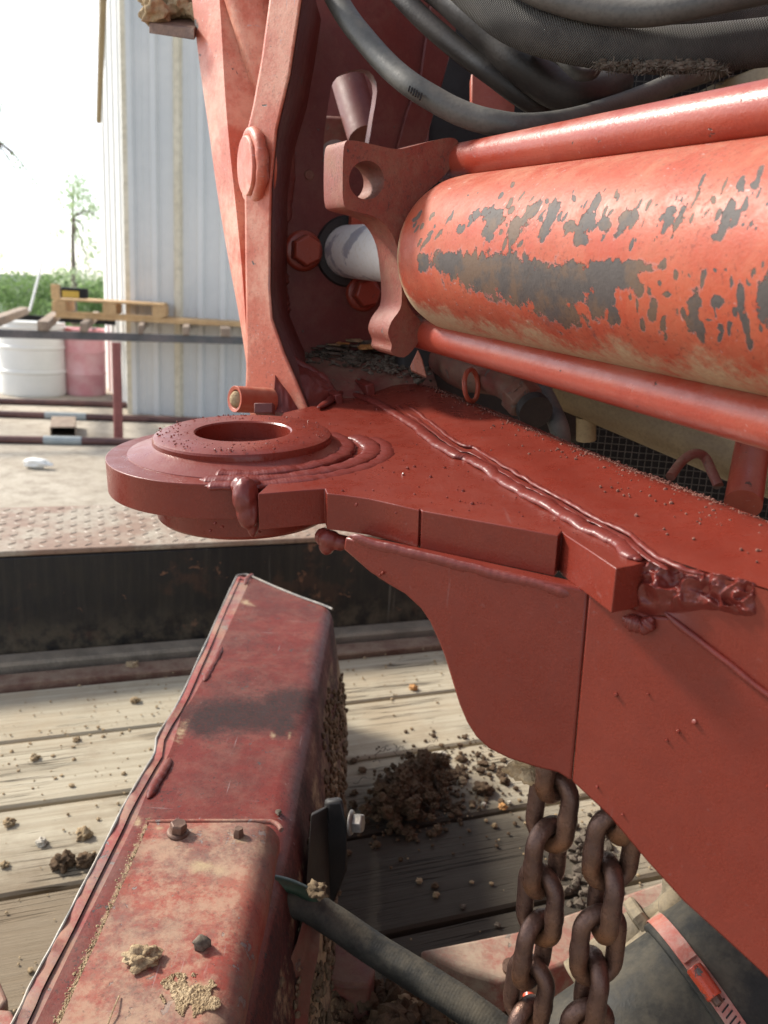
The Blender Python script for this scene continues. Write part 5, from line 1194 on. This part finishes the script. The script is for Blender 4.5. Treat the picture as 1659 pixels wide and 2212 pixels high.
hexbolt('cover_bolt', Z(384, 1800, cvz), (UP+r0*0.10).normalized(), 0.0145, M['bolt'], cv, ref=r0)
lathe('stud', [(0.0055, 0), (0.0055, 0.005), (0.004, 0.009), (0, 0.009)], Z(515, 1806, cvz), UP, M['bolt'], cv, seg=6)
clod(306, 2078, .0105, M['clay'], 'flat rough clod on the cover plate left of the dark nut-shaped stone', z=cvz, sq=(1.15, .9, .6), grp=None, dig=0.4)
clod(436, 2048, .0068, M['debris'], 'small dark angular stone on the cover plate', z=cvz, sq=(.9, .9, 1.0), sub=2, grp=None, dig=0.7)
clod(602, 1757, .0035, M['debris'], 'tiny dark pebble on the red box just behind the cover plate', z=ZT, sub=2, grp=None)
o = tube('straw', catmull([Z(232, 2215, cvz+.002), Z(245, 2180, cvz+.004), Z(258, 2150, cvz+.002)], 4), 0.0006, M['clay'], None, seg=5); tag(o, 'dry straw blade on the near corner of the cover plate', 'straw')
# bracket on the right of the box: plates, bolt
brk = thing('side_bracket', 'dark greasy bracket plates bolted to the right side of the red box', 'bracket', Z(720, 1850, 0.05))
def V3(x, y, z): return Z(x, y, z)
prism('bracket_plate', [P(x, y, d) for x, y, d in [(705, 1733, .93), (742, 1728, .93), (750, 1800, .93), (752, 1880, .95), (720, 1960, .96), (698, 1960, .96)]], cf*0.015+cr*-0.004, M['black'], brk, bevel=0.004)
prism('bracket_web', [P(x, y, d) for x, y, d in [(672, 1762, .90), (706, 1745, .93), (712, 1960, .94), (690, 2000, .90), (655, 1990, .86)]], cf*0.01, M['black'], brk, bevel=0.002)
hexbolt('bracket_bolt', P(756, 1777, .93), (cr*0.95-cf*0.2).normalized(), 0.019, M['steelgrey'], brk, ref=UP)
prism('bracket_leg', [P(x, y, d) for x, y, d in [(668, 1940, .84), (694, 1950, .86), (688, 2060, .82), (672, 2140, .79), (660, 2260, .75), (590, 2260, .74), (606, 2120, .76), (640, 2040, .80)]], cf*0.012, M['dirtyred'], brk, bevel=0.002)
prism('bracket_toe', [Z(x, y, .06) for x, y in [(690, 2000), (770, 2040), (812, 2092), (800, 2130), (740, 2128), (690, 2110)]], -UP*0.05, M['dirtyred'], brk, bevel=0.004)
# ribbed conduit
def rib2(i, a): return 1+0.007*math.sin(i*2.1)+0.03*noise.noise(Vector((i*0.05, math.cos(a)*2, math.sin(a)*2)))
pts = catmull([P(540, 1925, .80), P(600, 1945, .82), P(660, 1955, .83), P(720, 1990, .83), (P(800, 2045, .82)), P(880, 2095, .80), P(960, 2145, .78), P(1040, 2200, .76), P(1120, 2265, .74)], 40)
vs, fs = tube_vf(pts, 0.0155, 24, ripple=rib2); o = mk('ribbed_conduit', vs, fs, M['boot'], None, ang=60); tag(o, 'thick black ribbed conduit running down from the red box towards the chains', 'conduit')
o = tube('green_hose', catmull([P(560, 1900, .80), P(610, 1908, .81), P(655, 1925, .82), P(690, 1950, .83)], 6), 0.0065, simple('green_hose', (0.015, 0.04, 0.025), (0.03, 0.06, 0.04), rough=0.4), None, seg=14); tag(o, 'thin dark green hose above the ribbed conduit', 'hose')
clod(0, 0, .008, M['mud'], 'grey dirt lump wedged where the conduit meets the bracket', at=P(685, 1930, .80), grp=None, amp=.6)
# chalky red bar, and dirt below
br = prism('chalky_bar', [Z(x, y, 0.085) for x, y in [(905, 2050), (1010, 2030), (1120, 2008), (1290, 1950), (1480, 1885), (1560, 1940), (1300, 2055), (1180, 2100), (1085, 2122), (1000, 2095)]], -UP*0.045, M['barpink'], None, bevel=0.006, seg=3); tag(br, 'chalky pale red steel bar lying on the deck behind the chains', 'steel bar')
o = tube('stub_pin', [Z(1098, 2118, 0.075)+UP*0.02, Z(1102, 2150, 0.02)], 0.0085, M['bolt'], None, seg=16); tag(o, 'short dark rusty pin below the chalky bar left of the left chain', 'pin')
o = tube('red_rod', [P(1143, 2150, .70), P(1150, 2280, .66)], 0.0055, M['clampred'], None, seg=12); tag(o, 'thin red rod seen behind the lower end of the left chain', 'rod')
gm = MB()
for i in range(900):
    x = Rq.uniform(690, 1130); y = 2140+abs(Rq.gauss(0, 1))*60-20+40*noise.noise(Vector((x*0.01, 0, 0))); zz = max(0, 0.05*noise.noise(Vector((x*0.012, y*0.012, 2)))+0.03)
    p = Z(x, y, zz); r = 0.002+abs(Rq.gauss(0, 1))*0.0035; vs_, fs_ = clod_vf(p, r, Rq.random()*99, 1, 0.5); gm.add(vs_, fs_)
kind(tag(gm.build('dirt_pile', M['soil'], None, smooth=False), 'dark dirt heaped along the bottom edge under the ribbed conduit', 'dirt pile'), 'stuff')
clod(1010, 2212, .022, M['clay'], 'largest pale tan clod at the bottom edge in front of the ribbed conduit', sub=4, z=0.03, amp=.5, grp=None)
clod(880, 2180, .014, M['clay'], 'tan clod on the dark dirt left of the largest pale clod', sub=3, z=0.03, grp=None)
clod(790, 2165, .012, M['soil'], 'brown clod on the dark dirt below the conduit', sub=3, z=0.03, grp=None)
clod(0, 0, .012, M['clay'], 'yellowish clay lump behind the top of the left chain', at=P(1165, 1672, .56), grp=None, sq=(1.5, 1, 1))
gm = MB()
for i in range(160):
    x = Rq.gauss(1285, 35); y = Rq.gauss(1880, 50); p = Z(x, y, 0.0); r = Rq.uniform(.002, .009); vs_, fs_ = clod_vf(p, r, Rq.random()*99, 1, 0.5); gm.add(vs_, fs_)
kind(tag(gm.build('clod_scatter', M['debris'], None, smooth=False), 'scattered dirt between and behind the two chains', 'grit'), 'stuff')
# big rubber hose with worm-drive clamp
bh = thing('rubber_boot', 'large dusty black rubber hose held by a red worm-drive clamp, bottom right', 'rubber hose', Z(1450, 2150, 0.1))
HA = P(1127, 2446, .68); HB = P(1927, 1874, .71); HD = (HB-HA).normalized()
hmid = P(1478, 2120, .60)
def ondir(x, y):   # axis parameter whose projection is nearest to pixel
    best = None
    for k in range(400):
        p = HA+HD*(k/400*0.5); px, py, d = pix(p); e_ = abs((px-x)*0.81+(py-y)*-0.58)
        if best is None or e_ < best[0]: best = (e_, p)
    return best[1]
hm = ondir(1520, 2165)
tube('inner_pipe', [HA-HD*0.06, hm], 0.0650, M['boot'], bh, seg=64)
tube('hose_sleeve', [hm-HD*0.006, hm+HD*0.1, hm+HD*0.45], 0.0700, M['boot'], bh, seg=64, bevel=0.002)
a_, hx, hy_ = frame(HD, -cf)
if hy_.dot(cu) < 0: hy_ = -hy_
bandr = 0.0716; bc = hm+HD*0.006
vs = []; fs = []; NB_ = 120
for k in range(NB_):
    t = 2*math.pi*k/NB_
    for (w_, rr) in ((-0.0068, bandr-.0006), (-0.0066, bandr), (0.0066, bandr), (0.0068, bandr-.0006)):
        vs.append(bc+HD*w_+(hx*math.cos(t)+hy_*math.sin(t))*rr)
for k in range(NB_):
    for j in range(3): a = k*4+j; b_ = ((k+1) % NB_)*4+j; fs.append((a, a+1, b_+1, b_))
cb = mk('clamp_band', vs, fs, M['clampband'], bh, ang=40)
for k in range(26):
    t = rad(30-k*3.5); c = bc+(hx*math.cos(t)+hy_*math.sin(t))*(bandr+0.0001); tn = (hy_*math.cos(t)-hx*math.sin(t))
    box('band_slot', c, (HD+tn*0.25).normalized()*0.0040, tn*0.00055, (hx*math.cos(t)+hy_*math.sin(t))*0.0004, M['dark'], cb)
t = rad(43); c = bc-HD*0.002+(hx*math.cos(t)+hy_*math.sin(t))*(bandr+0.0045); tn = (hy_*math.cos(t)-hx*math.sin(t))
sh_ = tube('screw_housing', [c-tn*0.012, c+tn*0.012], 0.0066, M['clampred'], bh, seg=24, bevel=0.0008)
tube('screw_head', [c-tn*0.012, c-tn*0.017], 0.0042, M['bolt'], sh_, seg=6)
t2 = rad(62); c2 = bc+(hx*math.cos(t2)+hy_*math.sin(t2))*(bandr+0.0015); box('band_end', c2, HD*0.006, (hy_*math.cos(t2)-hx*math.sin(t2))*0.006, (hx*math.cos(t2)+hy_*math.sin(t2))*0.0008, M['clampband'], bh)
# dirty metal fitting above the hose
mf = thing('valve_fitting', 'clay-caked steel fitting with hex collar between the chalky bar and the rubber hose', 'pipe fitting', P(1400, 2000, .74))
m0 = P(1300, 2075, .76); m1 = P(1500, 1915, .76); md_ = (m1-m0).normalized()
M['fit'] = simple('caked_fitting', (0.13, 0.105, 0.07), (0.22, 0.18, 0.12), rough=0.85, sc=40, dust=0.7, dustcol=(0.32, 0.25, 0.15), bump=0.001)
tube('body', [m0-md_*0.03, m0.lerp(m1, 0.42)], 0.0185, M['fit'], mf, seg=24, bevel=0.001)
lathe('hex_collar', [(0.024, -0.006), (0.026, -0.004), (0.026, 0.004), (0.024, 0.006)], m0.lerp(m1, 0.48), md_, M['fit'], mf, seg=6)
lathe('neck', [(0.013, 0), (0.011, 0.01), (0.011, 0.02), (0.014, 0.03)], m0.lerp(m1, 0.5), md_, M['fit'], mf, seg=24)
lump('caked_block', [(m1+cr*0.0, .022, (1.4, 1, 1)), (m1-md_*0.02, .016, (1, 1, 1)), (P(1470, 1960, .74), .016, (1.3, 1, 1)), (P(1530, 1930, .76), .024, (1, 1, 1))], M['fit'], mf, vox=0.002, sm=3)
box('ledge', P(1350, 2075, .74), (P(1430, 2000, .74)-P(1300, 2110, .74)).normalized()*0.045, cu*0.012, cf*0.01, M['fit'], mf, bevel=0.001)
# red flange bits at the lower left corner
for (x0, y0, lb) in ((-10, 2140, 'small faded red metal corner at the left edge of the picture'), (20, 2214, 'faded red metal piece in the bottom left corner under the box lip')):
    o = prism('red_corner', [Z(x, y, .12) for x, y in [(x0-60, y0-40), (x0+5, y0-35), (x0+28, y0+18), (x0+10, y0+42), (x0-60, y0+50)]], -UP*0.02, M['barpink'], None, bevel=0.004, seg=3); tag(o, lb, 'metal piece')

# unseen body of the boom's machine, added to block sky light right and above
mb_t = thing('unseen_machine_body', 'unseen dark red machine body beyond the right edge, added to block sky light', 'machine body', (1.3, 0.4, 0.1))
box('shade_housing', Vector((1.45, 0.35, 1.2)), Vector((0.70, 0, 0)), Vector((0, 1.15, 0)), Vector((0, 0, 1.15)), M['inner'], mb_t, bevel=0.02)
box('shade_hood', Vector((1.30, 0.9, 1.95)), Vector((0.55, 0, 0)), Vector((0, 0.6, 0)), Vector((0, 0, 0.25)), M['inner'], mb_t, bevel=0.02)
box('chassis_plate', Vector((1.1, 0.1, 0.30)), Vector((0.5, 0, 0)), Vector((0, 0.5, 0)), Vector((0, 0, 0.03)), M['inner'], mb_t, bevel=0.01)
